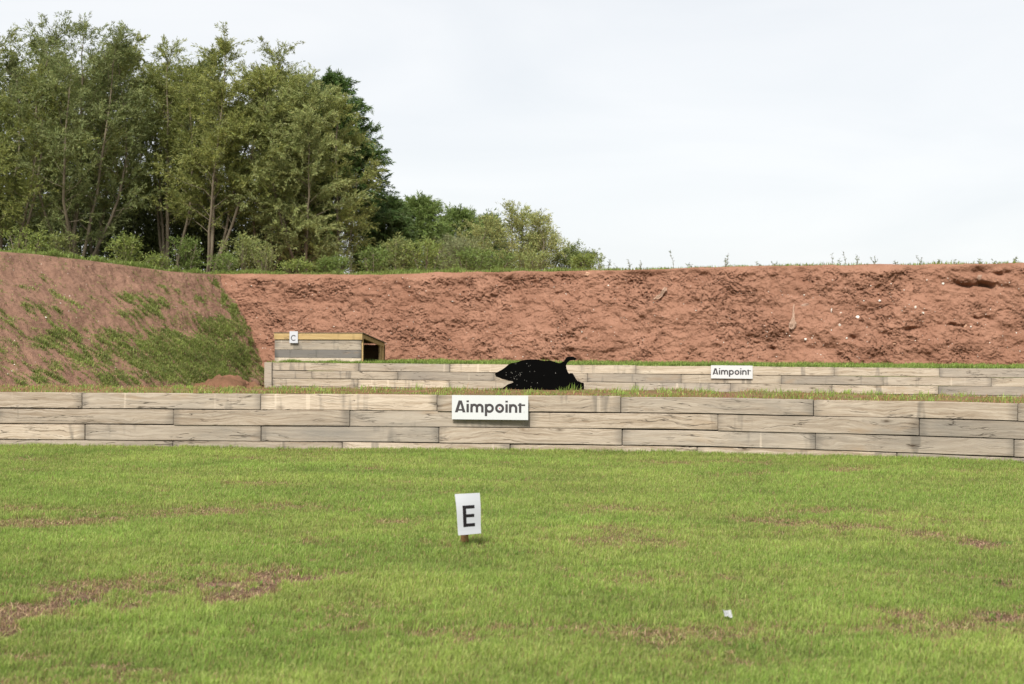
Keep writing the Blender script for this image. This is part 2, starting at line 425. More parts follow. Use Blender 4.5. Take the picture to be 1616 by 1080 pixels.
# back bank: a steep cut face of red clay, modelled at 2 cm
crest_px = [(-200, 433), (345, 433), (480, 434), (600, 434), (700, 431), (860, 429), (980, 427), (1080, 424), (1180, 421), (1300, 420), (1500, 418), (1616, 416), (1900, 415)]
_cl = [on_line(px, py, TOPA, BB) for px, py in crest_px]
_cx = np.array([p.x for p in _cl]); _cz = np.array([p.z for p in _cl])
def crest_z(X): return np.interp(X, _cx, _cz)
BK = {}
def back_bank():
    us = np.arange(-9.9, 16.5, .021); vs_ = np.linspace(0, 1, 165)
    U, V = np.meshgrid(us, vs_, indexing='ij')
    lean = TOPA - BASEA
    top = crest_z(U) + .03 * fbm(U * 1.5, U * 0 + 3, 3)
    z0 = W2Z - .25
    Z = z0 + (top - z0) * V
    H = Z
    wx = .30 * fbm(U * 1.6, H * 1.6 + 5, 4, .6); wz = .22 * fbm(U * 1.7 + 31, H * 1.7, 4, .6)
    d = .22 * fbm(U * .35, H * .5, 3) + .10 * fbm(U * 1.5 + 9, H * 1.8, 3, .6)
    q = (fbm((U + wx) * .62 + 3, (H + wz) * 1.25, 5, .56)) * 2.7
    fr = q - np.floor(q)
    g0 = sstep(-.25, .45, fbm(U * .55 + 80, H * .8 + 4, 4))
    d += (.045 + .055 * g0) * (np.floor(q) + sstep(.0, .2, fr) - q * .9)
    q2 = fbm((U + wx * .6) * 2.1 + 13, (H + wz * .6) * 3.0 + 7, 4, .52) * 2.0
    f2 = q2 - np.floor(q2)
    gate = sstep(-.15, .35, fbm(U * .7 + 50, H * .9, 3))
    d += .040 * gate * (np.floor(q2) + sstep(0, .25, f2) - q2 * .85)
    cr_ = np.abs(fbm((U + wx) * 1.5 + 70, (H + wz) * 2.1, 4, .62))
    d -= .10 * np.exp(-cr_ / .03) * sstep(.05, .5, fbm(U * .9 + 20, H * 1.1 + 9, 3))
    d += .016 * fbm(U * 8, H * 8, 4, .6) + .006 * np.abs(fbm(U * 22, H * 22, 2, .6))
    # the deep undercut hollow near the top right, and the fading out at the crest
    for px, py, sx, sz, dep in ((1556, 449, .5, .07, .34), (1595, 432, .4, .06, .16), (1343, 534, .14, .07, .2), (1220, 553, .14, .07, .18), (1500, 512, .3, .05, .2), (1440, 520, .25, .06, .15), (1550, 500, .3, .05, .15)):
        c = on_line(px, py, (TOPA + BASEA) / 2, BB)
        e = ((U - c.x + .25 * fbm(U * 2, H * 2, 2)) / sx) ** 2 + ((H - c.z + .06 * fbm(U * 3, H * 2, 2) + .08 * (U - c.x)) / sz) ** 2
        d -= dep * np.exp(-e)
    d *= sstep(1., .93, V) * .85 + .15
    d += .25 * np.exp(-V * 14)                    # crumbled toe
    nx, ny = -BB * -1, -1.0
    nrm = np.array([BB, -1.0]) / math.hypot(BB, 1) # horizontal outward (towards the camera)
    X = U + nrm[0] * d
    Y = BASEA + BB * U + lean * (V ** 1.15) + nrm[1] * d
    ZZ = Z + .25 * d * (1 - V) * V * 2
    P = np.stack([X, Y, ZZ], -1)
    # the top sheet, running back and then falling to the field
    last = P[:, -1, :].copy()
    rows = [P]
    prof = [(.25, .03), (.8, .04), (2, 0.), (8, -.1), (26, -.5), (34, -4.2)]
    for dy, dz in prof:
        r = last.copy(); r[:, 0] += -BB * dy * 0; r[:, 1] += dy
        r[:, 2] = crest_z(us) + dz + (.03 * fbm(us, us * 0 + dy, 3) if dy < 20 else 0)
        if dy > 30: r[:, 2] = -.4
        rows.append(r[:, None, :])
    P = np.concatenate(rows, 1)
    me = grid_mesh('back_bank', P)
    o = link('back_bank', me, None, M_BERM); tag(o, kind='structure')
    BK['bvh'] = BVHTree.FromPolygons([tuple(c) for c in P[:, :166, :][::2, ::2].reshape(-1, 3)], _quads(P[:, :166, :][::2, ::2].shape))
    return o
def _quads(sh):
    n, m = sh[:2]; i = np.arange(n * m).reshape(n, m)
    return np.stack([i[:-1, :-1], i[:-1, 1:], i[1:, 1:], i[1:, :-1]], -1).reshape(-1, 4).tolist()
back_bank()

# side bank on the left, running towards the camera, partly grown over
side_crest_px = [(0, 398), (60, 402), (130, 410), (200, 419), (270, 429), (335, 433.5)]
CSL = .252
cpt = at(345, 433, 1) - Vector((0, 0, CAMZ))
cornerY = TOPA / (1 - BB * cpt.x); cornerX = cpt.x * cornerY
def crest_xy(Y): return cornerX + CSL * (Y - cornerY)
_sy, _sz = [], []
for px, py in side_crest_px:
    d = ray(px, py); Y = (cornerX - CSL * cornerY) / (d.x - CSL)
    _sy.append(Y); _sz.append(CAMZ + d.z * Y)
def side_crest_z(Y): return np.interp(Y, _sy, _sz)
SB = {}
SIDE_PATCH = [(205, 470, 28, 10, .55), (240, 483, 26, 17, .62), (215, 495, 40, 16, .4), (90, 535, 50, 22, .7), (20, 500, 40, 14, .4), (290, 560, 110, 45, 1.), (350, 520, 45, 22, .9), (150, 560, 80, 24, .6),
              (180, 600, 60, 20, .6), (330, 590, 80, 22, 1.), (50, 595, 60, 20, .45), (372, 560, 30, 32, 1.1), (320, 470, 22, 8, .5), (280, 455, 14, 7, .35), (50, 450, 14, 7, .5),
              (365, 500, 10, 22, .9), (352, 470, 5, 16, .8), (340, 447, 5, 10, .6), (100, 485, 60, 14, .35), (0, 545, 60, 16, .45), (200, 530, 60, 18, .6)]
def side_mask(X, Y, Z):
    u, v = img_of(X, Y, Z)
    m = 0 * X
    for cx, cy, hx, hy, s in SIDE_PATCH:
        m = np.maximum(m, s * np.exp(-(((u - cx) / hx) ** 2 + ((v - cy) / hy) ** 2)))
    n = fbm(Y * .9, Z * 1.1, 4, .65)
    n2 = fbm(Y * 4.2, Z * 2.6 + 30, 4, .7)
    tuft = .38 * sstep(.42, .75, fbm(Y * 5.5 + 9, Z * 5 + 3, 2, .6)) * (.35 + .65 * sstep(400, 560, v))
    return np.maximum(sstep(.20, 1.15, m * 1.05 + .24 * n + .50 * n2), tuft), u, v
def side_bank():
    ys = np.arange(8, cornerY + 1.2, .04); vv = np.linspace(0, 1, 170)
    Yg, V = np.meshgrid(ys, vv, indexing='ij')
    yc = Yg
    cx = crest_xy(yc); cz = side_crest_z(yc)
    # match the slanting corner: crest runs past the toe in depth
    tz = .02
    tY = yc
    tx = side_toe(tY) + .9
    prof = V ** 1.12
    X = cx + (tx - cx) * V
    Y = yc
    Z = cz + (tz - cz) * prof
    d = .12 * fbm(Y * .5, V * 3, 3) + .03 * fbm(Y * 3.2 + V * 9, V * 11, 4, .62) + .03 * np.abs(fbm(Y * 9, V * 36, 3, .6))
    q = fbm(Y * 1.6 + V * 5, V * 9 + 5, 4, .6) * 4
    fr = q - np.floor(q)
    d += .022 * (np.floor(q) + sstep(0, .25, fr) - q * .85)
    d *= sstep(0, .05, V)
    X = X + d * .55; Z = Z + d * .8
    m, u, v = side_mask(X, Y, Z)
    # plateau and outer slope
    P = np.stack([X, Y, Z], -1); t = m
    first = P[:, 0, :].copy(); rows = []
    for dx, dz in ((34, None), (24, -.4), (8, -.1), (2.5, .02), (.8, .04), (.25, .03)):
        r = first.copy(); r[:, 0] -= dx
        r[:, 2] = -.4 if dz is None else cz[:, 0] + dz
        rows.append(r[:, None, :])
    P = np.concatenate(rows + [P], 1)
    t = np.concatenate([np.full((len(ys), 6), .7), t], 1)
    o = link('side_bank', grid_mesh('side_bank', P, np.stack([t] * 3, -1)), None, M_SIDE); tag(o, kind='structure')
    SB['P'] = P[:, 6:, :]; SB['m'] = m
side_bank()

# ------------------------------------------------------------------ sleeper walls
def add_box(bm, c, s, bev=0., jitter=0., rnd=random):
    r = bmesh.ops.create_cube(bm, size=1)
    vs_ = r['verts']
    for v in vs_:
        v.co = Vector((c[0] + v.co.x * s[0], c[1] + v.co.y * s[1], c[2] + v.co.z * s[2]))
        if jitter: v.co += Vector((rnd.uniform(-jitter, jitter), rnd.uniform(-jitter, jitter) * .6, rnd.uniform(-jitter, jitter)))
    if bev:
        es = list({e for v in vs_ for e in v.link_edges})
        bmesh.ops.bevel(bm, geom=es, offset=bev, segments=2, affect='EDGES', profile=.6)
    return vs_

def sleeper_wall(name, label, P, ztop, rh, rows, px_y, thick, m, bury, group=None):
    root = empty(name, (0, P(808, 600).y, 0))
    tag(root, label, 'retaining wall', group)
    oy = root.location.y
    rr = random.Random(5 if thick > .1 else 9)
    for k, joints in enumerate(rows):
        zt = ztop - k * rh
        q = [P(j, px_y[k]) for j in joints]
        q = [Vector((v.x, v.y - oy, 0)) for v in q]
        q = q + [q[-1] + (q[-1] - q[-2]).normalized() * 2.42 * m_ for m_ in (1, 2)]
        if bury: q = [q[0] - (q[1] - q[0]).normalized() * 2.42 * m_ for m_ in (2, 1)] + q
        for q0, q1 in zip(q[:-1], q[1:]):
            dirv = (q1 - q0).normalized(); L = (q1 - q0).length - rr.choice((.004, .006, .012))
            if L < .05: continue
            bm = bmesh.new()
            n = max(2, int(L / .25))
            # a plank with a slightly wavy face: a lengthwise row of sections
            hz = rh - rr.choice((.004, .006, .008, .014)); yo = rr.uniform(-.010, .010); rot = rr.uniform(-.0028, .0028)
            add_box(bm, (0, 0, 0), (L, thick, hz), 0)
            bmesh.ops.subdivide_edges(bm, edges=[e for e in bm.edges if abs(e.verts[0].co.x - e.verts[1].co.x) > L * .5], cuts=n * (2 if bury else 1))
            ph = rr.uniform(0, 9)
            for v in bm.verts:
                v.co.z += .0025 * math.sin(v.co.x * 2.3 + ph) + rr.uniform(-.0008, .0008)
                v.co.y += .003 * math.sin(v.co.x * 1.3 + ph * 2)
                if bury:                       # the front run follows the gentle bend of the wall
                    wxp = (q0 + q1) / 2 + dirv * v.co.x
                    v.co.y += float(w1y(wxp.x)) - oy - wxp.y
            long_e = [e for e in bm.edges if abs(e.calc_face_angle(0)) > .8]
            bmesh.ops.bevel(bm, geom=long_e, offset=.006, segments=2, affect='EDGES')
            o = from_bm('sleeper', bm, m, root, False)
            o.location = (q0 + q1) / 2 + Vector((-dirv.y, dirv.x, 0)) * (thick / 2 + yo) + Vector((0, 0, zt - rh / 2))
            o.rotation_euler = (0, rot, math.atan2(dirv.y, dirv.x) + rr.uniform(-.002, .002))
    return root

rows1 = [[-152, 129, 411, 690, 979.5, 1284, 1606], [-8, 274, 552, 836, 1133, 1450.5, 1770], [-147, 134, 412, 692.5, 982, 1287, 1600], [-6, 273, 540, 805, 1100, 1415, 1730]]
wall1 = sleeper_wall('front_sleeper_wall', 'pale weathered sleeper retaining wall nearest the lawn, four courses high across the whole view', w1, W1Z, RH1, rows1, [628, 655, 682, 705], .2, M_SLEEPER, True)
rows2 = [[417, 429.5, 566, 710, 856, 1003.6, 1160, 1316.5, 1482.5, 1640], [417, 429.5, 492, 628, 779.6, 927, 1075, 1233, 1394, 1564.5], [417, 429.5, 565, 709, 855, 1003, 1153, 1313, 1481, 1640], [417, 429.5, 492, 640, 785, 930, 1080, 1236, 1400, 1570]]
for r in rows2: r.pop(0)
wall2 = sleeper_wall('rear_sleeper_wall', 'farther sleeper retaining wall with square end post, standing below the red bank', lambda px, py: on_line(px, py, W2A, W2B), W2Z, RH2, rows2, [578, 590, 603, 615], .12, M_SLEEPER_FAR, False)
# end post and the return running back from it
pl = on_line(417, 575, W2A, W2B); pr = on_line(429.2, 575, W2A, W2B)
A2 = math.atan(W2B); ca2 = math.cos(A2)
def on_w2(o, x, y, z, rz=0.):
    m_ = Matrix.Translation((0, W2A, 0)) @ Matrix.Rotation(A2, 4, 'Z') @ Matrix.Translation((x, y, z)) @ Matrix.Rotation(rz, 4, 'Z')
    m_ = Matrix.Translation(-wall2.location) @ m_
    o.location = m_.translation; o.rotation_euler = m_.to_euler()
bm = bmesh.new(); add_box(bm, (0, 0, 0), ((pr.x - pl.x) / ca2 - .01, .15, .98), .006)
o = from_bm('end_post', bm, M_SLEEPER_FAR, wall2); on_w2(o, (pl.x + pr.x) / 2 / ca2, .065, W2Z - .49)
for k in range(4):
    bm = bmesh.new(); add_box(bm, (0, 0, 0), (2.4, .12, RH2 - .006), .006)
    o = from_bm('return_sleeper', bm, M_SLEEPER_FAR, wall2); on_w2(o, pl.x / ca2 + .09, 1.36, W2Z - (k + .5) * RH2, R(90))

# ------------------------------------------------------------------ lettering
def ring(bm, cx, cy, ro, ri, a0, a1, z, f, n=36):
    full = abs(a1 - a0) > 359
    vs_ = []
    k = n if full else n + 1
    for i in range(k):
        a = R(a0 + (a1 - a0) * i / n)
        vs_.append((bm.verts.new(f(cx + ro * math.cos(a), cy - ro * math.sin(a), z)), bm.verts.new(f(cx + ri * math.cos(a), cy - ri * math.sin(a), z))))
    for i in range(n):
        A, B = vs_[i], vs_[(i + 1) % k]
        bm.faces.new((A[0], B[0], B[1], A[1]))
def poly(bm, pts, z, f):
    bm.faces.new([bm.verts.new(f(x, y, z)) for x, y in pts])
def rect(bm, x0, y0, x1, y1, z, f): poly(bm, [(x0, y1), (x1, y1), (x1, y0), (x0, y0)], z, f)

def w1_line(p0, p1):
    a, b = w1(p0, 640), w1(p1, 640); m_ = (b.y - a.y) / (b.x - a.x)
    return a.y - m_ * a.x, m_
def logo_board(name, label, pxl, pyt, pxr, a, b, proud, zt):  # board on a wall
    p0 = on_line(pxl, pyt, a, b); p1 = on_line(pxr, pyt, a, b)
    ang = math.atan(b); ca = math.cos(ang)
    W = (p1.x - p0.x) / ca; H = W * .316
    root = empty(name, (p0.x + math.sin(ang) * proud, p0.y - math.cos(ang) * proud, zt), ang)
    tag(root, label, 'sign')
    bm = bmesh.new(); add_box(bm, (W / 2, -.004, -H / 2), (W, .008, H), .0012)
    from_bm('panel', bm, M_WHITE, root)
    s = W / 1293.
    f = lambda x, y, z: Vector((x * s, -.0086 - z * .00015, -y * s * (H / (405 * s)) ))
    bm = bmesh.new()
    poly(bm, [(114, 88), (50, 288), (100, 288), (152, 124), (152, 88)], 0, f)
    poly(bm, [(169, 88), (131, 88), (183, 288), (233, 288)], 1, f)
    poly(bm, [(88, 232), (80, 260), (205, 260), (196, 232)], 2, f)
    for x in (250, 910): rect(bm, x - 2, 144, x + 40, 287, 0, f); rect(bm, x - 2, 86, x + 40, 117, 0, f)
    for c, ro in ((380, 65), (473, 65)):
        ring(bm, c, 206, ro + 2, 25, 0, 180, c % 2 + 1, f)
    for x0 in (315, 407.5, 500): rect(bm, x0 - 2, 205, x0 + 40, 287, 0, f)
    rect(bm, 315, 144, 352, 205, 3, f)
    ring(bm, 638, 215, 77, 36, 0, 360, 1, f); rect(bm, 560, 144, 601, 347, 2, f)
    ring(bm, 811, 215, 77, 36, 0, 360, 1, f)
    ring(bm, 1040, 211, 71, 29, 0, 180, 1, f); rect(bm, 969, 144, 1010, 287, 2, f); rect(bm, 1070, 210, 1111, 287, 0, f)
    rect(bm, 1138, 126, 1179, 287, 0, f); rect(bm, 1120, 145, 1243, 173, 1, f)
    from_bm('lettering', bm, M_INK, root)
    bm = bmesh.new(); ring(bm, 811, 215, 10, .5, 0, 360, 2, f); from_bm('red_dot', bm, M_RED, root)
    bm = bmesh.new(); ring(bm, 1228, 276, 13, 9, 0, 360, 0, f, 18); rect(bm, 1223, 269, 1226, 283, 1, f); ring(bm, 1228, 273, 4, 1.5, -90, 90, 1, f, 8)
    from_bm('registered_mark', bm, M_FAINT, root)
    return root
logo_board('logo_sign', 'white board with charcoal lettering, the larger looking one fixed to the nearer sleeper wall', 713.9, 624, 834, *w1_line(690, 979.5), .03, W1Z + .004)
logo_board('logo_sign', 'white board with charcoal lettering, the smaller looking one fixed to the rear sleeper wall', 1122.3, 577, 1188, W2A, W2B, .03, W2Z + .02)

# E sign on its stake (A4 sheet, turned and leaning)
def e_sign():
    foot = on_floor(735, 862, .005); Y0 = foot.y - .1
    TL, TR, BR, BL = at(717.8, 780, Y0 - .03), at(757, 778, Y0 + .09), at(759.8, 842, Y0 + .07), at(724.2, 845.2, Y0 - .05)
    root = empty('letter_sign', foot); tag(root, 'white sheet with a bold black letter E on a short stake in the lawn', 'sign')
    inv = Matrix.Translation(-foot)
    TL, TR, BR, BL = (inv @ p for p in (TL, TR, BR, BL))
    nrm = (BL - TL).cross(TR - TL).normalized()
    if nrm.y > 0: nrm = -nrm
    def q(u, v, off):
        bow = .006 * math.sin(u * math.pi) * (1 - v) + .005 * math.sin(v * 5)
        return TL * (1 - u) * (1 - v) + TR * u * (1 - v) + BR * u * v + BL * (1 - u) * v + nrm * (off + bow)
    bm = bmesh.new(); n = 10
    f_ = [[bm.verts.new(q(i / n, j / n, 0)) for j in range(n + 1)] for i in range(n + 1)]
    g_ = [[bm.verts.new(q(i / n, j / n, -.004)) for j in range(n + 1)] for i in range(n + 1)]
    for i in range(n):
        for j in range(n):
            bm.faces.new((f_[i][j], f_[i][j + 1], f_[i + 1][j + 1], f_[i + 1][j]))
            bm.faces.new((g_[i][j], g_[i + 1][j], g_[i + 1][j + 1], g_[i][j + 1]))
    for i in range(n):
        bm.faces.new((f_[i][0], f_[i + 1][0], g_[i + 1][0], g_[i][0])); bm.faces.new((f_[i + 1][n], f_[i][n], g_[i][n], g_[i + 1][n]))
        bm.faces.new((f_[0][i + 1], f_[0][i], g_[0][i], g_[0][i + 1])); bm.faces.new((f_[n][i], f_[n][i + 1], g_[n][i + 1], g_[n][i]))
    from_bm('sheet', bm, M_PAPER, root)
    bm = bmesh.new()
    def strip(u0, v0, u1, v1, off):
        m_ = 8
        for i in range(m_):
            for j in range(m_):
                a0, a1 = u0 + (u1 - u0) * i / m_, u0 + (u1 - u0) * (i + 1) / m_
                c0, c1 = v0 + (v1 - v0) * j / m_, v0 + (v1 - v0) * (j + 1) / m_
                bm.faces.new([bm.verts.new(q(*t, off)) for t in ((a0, c0), (a0, c1), (a1, c1), (a1, c0))])
    strip(.235, .29, .375, .81, .0012)
    strip(.375, .29, .73, .37, .0012); strip(.375, .505, .71, .58, .0012); strip(.375, .73, .74, .81, .0012)
    from_bm('letter', bm, M_BLACKINK, root)
    bm = bmesh.new(); add_box(bm, (0, 0, 0), (.052, .022, .40), .003)
    o = from_bm('stake', bm, M_STAKE, root); o.location = (-.008, -.03 + .05, .055); o.rotation_euler = (R(2), R(-3), R(12))
e_sign()

# ------------------------------------------------------------------ shed on the upper terrace
def shed():
    sa, sb = W2A + 1.35, W2B
    ang = math.atan(sb); ca = math.cos(ang)
    p0 = on_line(433.8, 568, sa, sb); p1 = on_line(572, 568, sa, sb)
    W = (p1.x - p0.x) / ca; D = 1.75; zb = W2Z - .03
    root = empty('target_shed', (p0.x, p0.y, zb), ang)
    tag(root, 'low flat roofed timber box shed with an open right end, on the upper terrace', 'shed')
    ztop = on_line(500, 526.5, sa, sb).z - zb
    zs = [on_line(500, y, sa, sb).z - zb for y in (526.5, 536.2, 541.5, 552.2, 565)] + [0]
    mats = [M_FRESH, M_SLEEPER_FAR, M_SLEEPER_FAR, M_GREYBOARD, M_SLEEPER_FAR]
    names = ['fascia_board', 'front_board', 'front_board', 'front_board', 'front_board']
    labs = [None, 'thin pale board', 'pale brown board', 'dark grey weathered board', 'pale bottom board']
    for k in range(5):
        h = zs[k] - zs[k + 1] - .006
        bm = bmesh.new(); add_box(bm, (0, 0, 0), (W + (.02 if k == 0 else -.03), .035, h), .003)
        o = from_bm(names[k], bm, mats[k], root); o.location = (W / 2 - (0 if k == 0 else .015), -.03 if k == 0 else 0, (zs[k] + zs[k + 1]) / 2)
        if labs[k]: o['label'] = labs[k]
    zback = ztop - .27
    sl = math.atan((ztop - zback) / D)
    # roof
    bm = bmesh.new(); add_box(bm, (0, 0, 0), (W + .06, math.hypot(D, .27) + .06, .022), .002)
    o = from_bm('roof', bm, M_FELT, root); o.location = (W / 2, D / 2, (ztop + zback) / 2 + .012); o.rotation_euler = (-sl, 0, 0)
    for x in (.03, W - .03):
        bm = bmesh.new(); add_box(bm, (0, 0, 0), (.05, D - .05, .11), .003)
        o = from_bm('roof_beam', bm, M_FRESH, root); o.location = (x, D / 2, (ztop + zback) / 2 - .06); o.rotation_euler = (-sl, 0, 0)
    def post(x, y, h, sx=.08, sy=.08, m=M_FRESH):
        bm = bmesh.new(); add_box(bm, (0, 0, 0), (sx, sy, h), .003)
        o = from_bm('post', bm, m, root); o.location = (x, y, h / 2)
    post(W - .02, .045, ztop - .11, .05, .05); post(.06, .06, ztop - .11)
    post(W - .06, D - .06, zback - .09, .07, .16); post(.06, D - .06, zback - .09); post(W - .05, D - .27, zback - .06, .05, .10)
    for nm, c, s, m in (('back_panel', (W / 2, D, zback / 2 - .02), (W, .02, zback - .04), M_DARKWOOD), ('side_panel', (.0, D / 2, zback / 2 - .04), (.02, D - .06, zback - .06), M_DARKWOOD), ('floor_panel', (W / 2, D / 2, .03), (W - .1, D - .1, .02), M_DARKWOOD)):
        bm = bmesh.new(); add_box(bm, c, s, .002); from_bm(nm, bm, m, root)
    # a dark device on a bent bracket stands inside
    mx_ = root.matrix_basis if False else Matrix.Translation(root.location) @ Matrix.Rotation(ang, 4, 'Z')
    c = mx_ @ Vector((W - .28, .5, .05))
    g = empty('target_device', c, ang); tag(g, 'small black device on a thin bracket inside the open end of the shed', 'device')
    bm = bmesh.new(); add_box(bm, (0, 0, .30), (.16, .22, .14), .02); from_bm('case', bm, M_PLASTIC, g)
    bm = bmesh.new(); add_box(bm, (0, 0, .115), (.03, .03, .23), .003); add_box(bm, (0, 0, .006), (.2, .2, .012), .002); from_bm('bracket', bm, M_PLASTIC, g)
    # C sign
    t0 = on_line(457, 523, sa - .08, sb); t1 = on_line(470, 541.6, sa - .08, sb)
    w = (t1.x - t0.x) / ca; h = t0.z - t1.z
    cr = empty('letter_sign', (t0.x, t0.y, t0.z), ang); tag(cr, 'small white sheet with a thin letter C on the shed front', 'sign')
    bm = bmesh.new(); add_box(bm, (w / 2, 0, -h / 2), (w, .006, h), .001); from_bm('sheet', bm, M_PAPER, cr)
    bm = bmesh.new(); f = lambda x, y, z: Vector((x * w, -.0036 - .0002 * z, -y * w))
    ring(bm, .50, .75, .33, .225, 40, 320, 0, f)
    from_bm('letter', bm, M_INK, cr)
shed()

# ------------------------------------------------------------------ running boar target
def boar():
    pts = [(188, 365), (195, 350), (235, 330), (290, 300), (340, 265), (380, 230), (415, 210), (480, 203), (520, 190), (560, 172), (620, 160), (700, 155), (790, 158), (850, 172), (900, 178), (960, 170), (1010, 182), (1060, 200), (1100, 210), (1130, 203), (1170, 180), (1190, 142), (1214, 122), (1250, 115), (1290, 116), (1328, 131), (1350, 152), (1322, 168), (1272, 167), (1240, 180), (1216, 204), (1197, 240), (1205, 290), (1225, 340), (1240, 360), (1262, 350), (1288, 352), (1302, 370), (1325, 410), (1345, 445), (1362, 463), (1395, 470), (1405, 482), (1447, 488), (1452, 520), (1452, 640), (1300, 650), (1000, 660), (700, 660), (420, 660), (330, 620), (290, 583), (170, 583), (168, 568), (290, 566), (325, 545), (370, 510), (420, 495), (452, 482), (435, 466), (370, 455), (290, 435), (240, 412), (205, 402)]
    Y = 21.7
    P = [at(760 + x * .1114, 550 + y * .1114, Y + .00) for x, y in pts]
    base = Vector((sum(p.x for p in P) / len(P), Y, terr_z(np.array(P[0].x + .7), np.array(Y)).item()))
    root = empty('boar_target', base); tag(root, 'flat matt black wild boar silhouette with pale bullet marks, standing behind the nearer wall', 'target')
    bm = bmesh.new()
    fr = [bm.verts.new(p - base) for p in P]
    f = bm.faces.new(fr)
    r = bmesh.ops.extrude_face_region(bm, geom=[f])
    for v in r['geom']:
        if isinstance(v, bmesh.types.BMVert): v.co.y += .018
    bmesh.ops.recalc_face_normals(bm, faces=bm.faces)
    bmesh.ops.triangulate(bm, faces=[q for q in bm.faces if len(q.verts) > 4])
    rr = random.Random(4)
    holes = [(350, 343, 5), (348, 377, 7), (420, 340, 6), (433, 352, 7), (480, 330, 5), (545, 350, 6), (552, 370, 8), (545, 388, 6), (495, 385, 5), (415, 413, 4), (455, 405, 4), (463, 430, 7), (500, 438, 6), (640, 215, 6), (668, 252, 6), (690, 240, 5), (682, 330, 5), (752, 325, 5), (610, 450, 5), (640, 463, 5), (715, 487, 4), (792, 488, 6), (503, 520, 6), (700, 540, 6), (1048, 350, 8), (475, 218, 5), (488, 218, 5), (885, 380, 3), (570, 340, 4), (525, 370, 4), (480, 400, 4)]
    for x, y, s in holes:
        c = at(760 + x * .1114, 550 + y * .1114, Y - .0012) - base
        rad = s * .1114 / (F / Y) * .95
        vs_ = [bm.verts.new(c + Vector((math.cos(a) * rad * rr.uniform(.6, 1.2), 0, math.sin(a) * rad * rr.uniform(.6, 1.2)))) for a in np.linspace(0, 2 * math.pi, 8)[:-1]]
        bm.faces.new(vs_).material_index = 1
    o = from_bm('silhouette', bm, M_BOAR, root); o.data.materials.append(M_CHIP)
    # trolley bar behind the plate that carries it
    bm = bmesh.new(); add_box(bm, (.1, .06, .02), (1.1, .07, .06), .006)
    for x in (-.3,): add_box(bm, (x, .05, .12), (.04, .03, .3), .003)
    from_bm('carrier', bm, M_PLASTIC, root)
boar()

# ------------------------------------------------------------------ stones and scraps in the back bank
def hit(px, py):
    h = BK['bvh'].ray_cast(Vector((0, 0, CAMZ)), ray(px, py).normalized())
    return h[0] if h[0] else on_line(px, py, BASEA + .5, BB)
def stone(px, py, wpx, hpx, m, name, label, cat, group, seed):
    p = hit(px, py); s = F / p.y
    rr = random.Random(seed)
    bm = bmesh.new(); bmesh.ops.create_icosphere(bm, subdivisions=2, radius=1)
    wpx *= .85; hpx *= .85
    a, b_, c = wpx / s / 2, .5 * min(wpx, hpx) / s / 2 + .015, hpx / s / 2
    for v in bm.verts:
        k = 1 + .28 * math.sin(v.co.x * 3 + seed) * math.cos(v.co.z * 4 + seed * 2) + rr.uniform(-.1, .1)
        v.co = Vector((v.co.x * a * k, v.co.y * b_ * k, v.co.z * c * k))
    o = from_bm(name, bm, m, None); o.location = p + Vector((0, -.01, 0)); o.rotation_euler = (0, rr.uniform(-.5, .5), 0)
    tag(o, label, cat, group)
G = 'white stones stuck in the red bank'
for k, (px, py, w, h, lab) in enumerate([
    (1353, 501, 7, 6, 'largest white stone stuck in the red bank'), (1325, 513, 4.5, 5, 'white stone just below left of the largest white stone in the bank'),
    (1312, 490, 2.5, 8, 'upright thin white sliver left of the largest white stone in the bank'), (1327, 494, 4, 3, 'tiny white chip between the thin sliver and the largest stone'),
    (1271, 536, 5, 5, 'white stone low in the bank to the right below the hanging sacking'), (1388, 475, 4.5, 4, 'pale stone above right of the largest white stone'),
    (1363, 475, 3, 2.5, 'small pale stone directly above the largest white stone'), (1444.5, 485, 3.5, 5, 'narrow white stone, upper of the close pair right of centre in the bank'),
    (1456.6, 494, 5.5, 4, 'white stone, lower of the close pair in the right part of the bank'), (1336, 534, 4, 3.5, 'small white stone beside the dark hole low in the bank'),
    (1532, 516, 3, 4, 'white chip beside the tan stone near the right end of the bank'), (960, 451, 3, 3, 'small white chip near the top of the bank above the boar'),
    (1269, 466, 3, 3, 'small pale chip above the hanging sacking'), (1488, 448, 5, 4, 'pale stone left of the dark undercut at the top right')]):
    stone(px, py, w, h, M_STONE, 'white_stone', lab, 'stone', G, k + 1)
stone(1523, 515, 6, 9, M_TANSTONE, 'tan_stone', 'upright tan stone near the right end of the red bank', 'stone', None, 31)
stone(1411, 543, 7, 4, M_TANSTONE, 'tan_stone', 'flat tan stone near the foot of the bank right of the white stones', 'stone', None, 32)
stone(927, 433, 10, 8, M_TANSTONE, 'tan_stone', 'rounded tan stone on the very top edge of the bank above the boar', 'stone', None, 33)
stone(1546, 438, 10, 12, M_GREYSTONE, 'grey_stone', 'large dull stone above the dark undercut at the top right of the bank', 'stone', None, 34)
stone(1270, 482, 16, 8, M_GREYSTONE, 'grey_stone', 'dull stone lump beside the hanging strip of sacking', 'stone', None, 35)

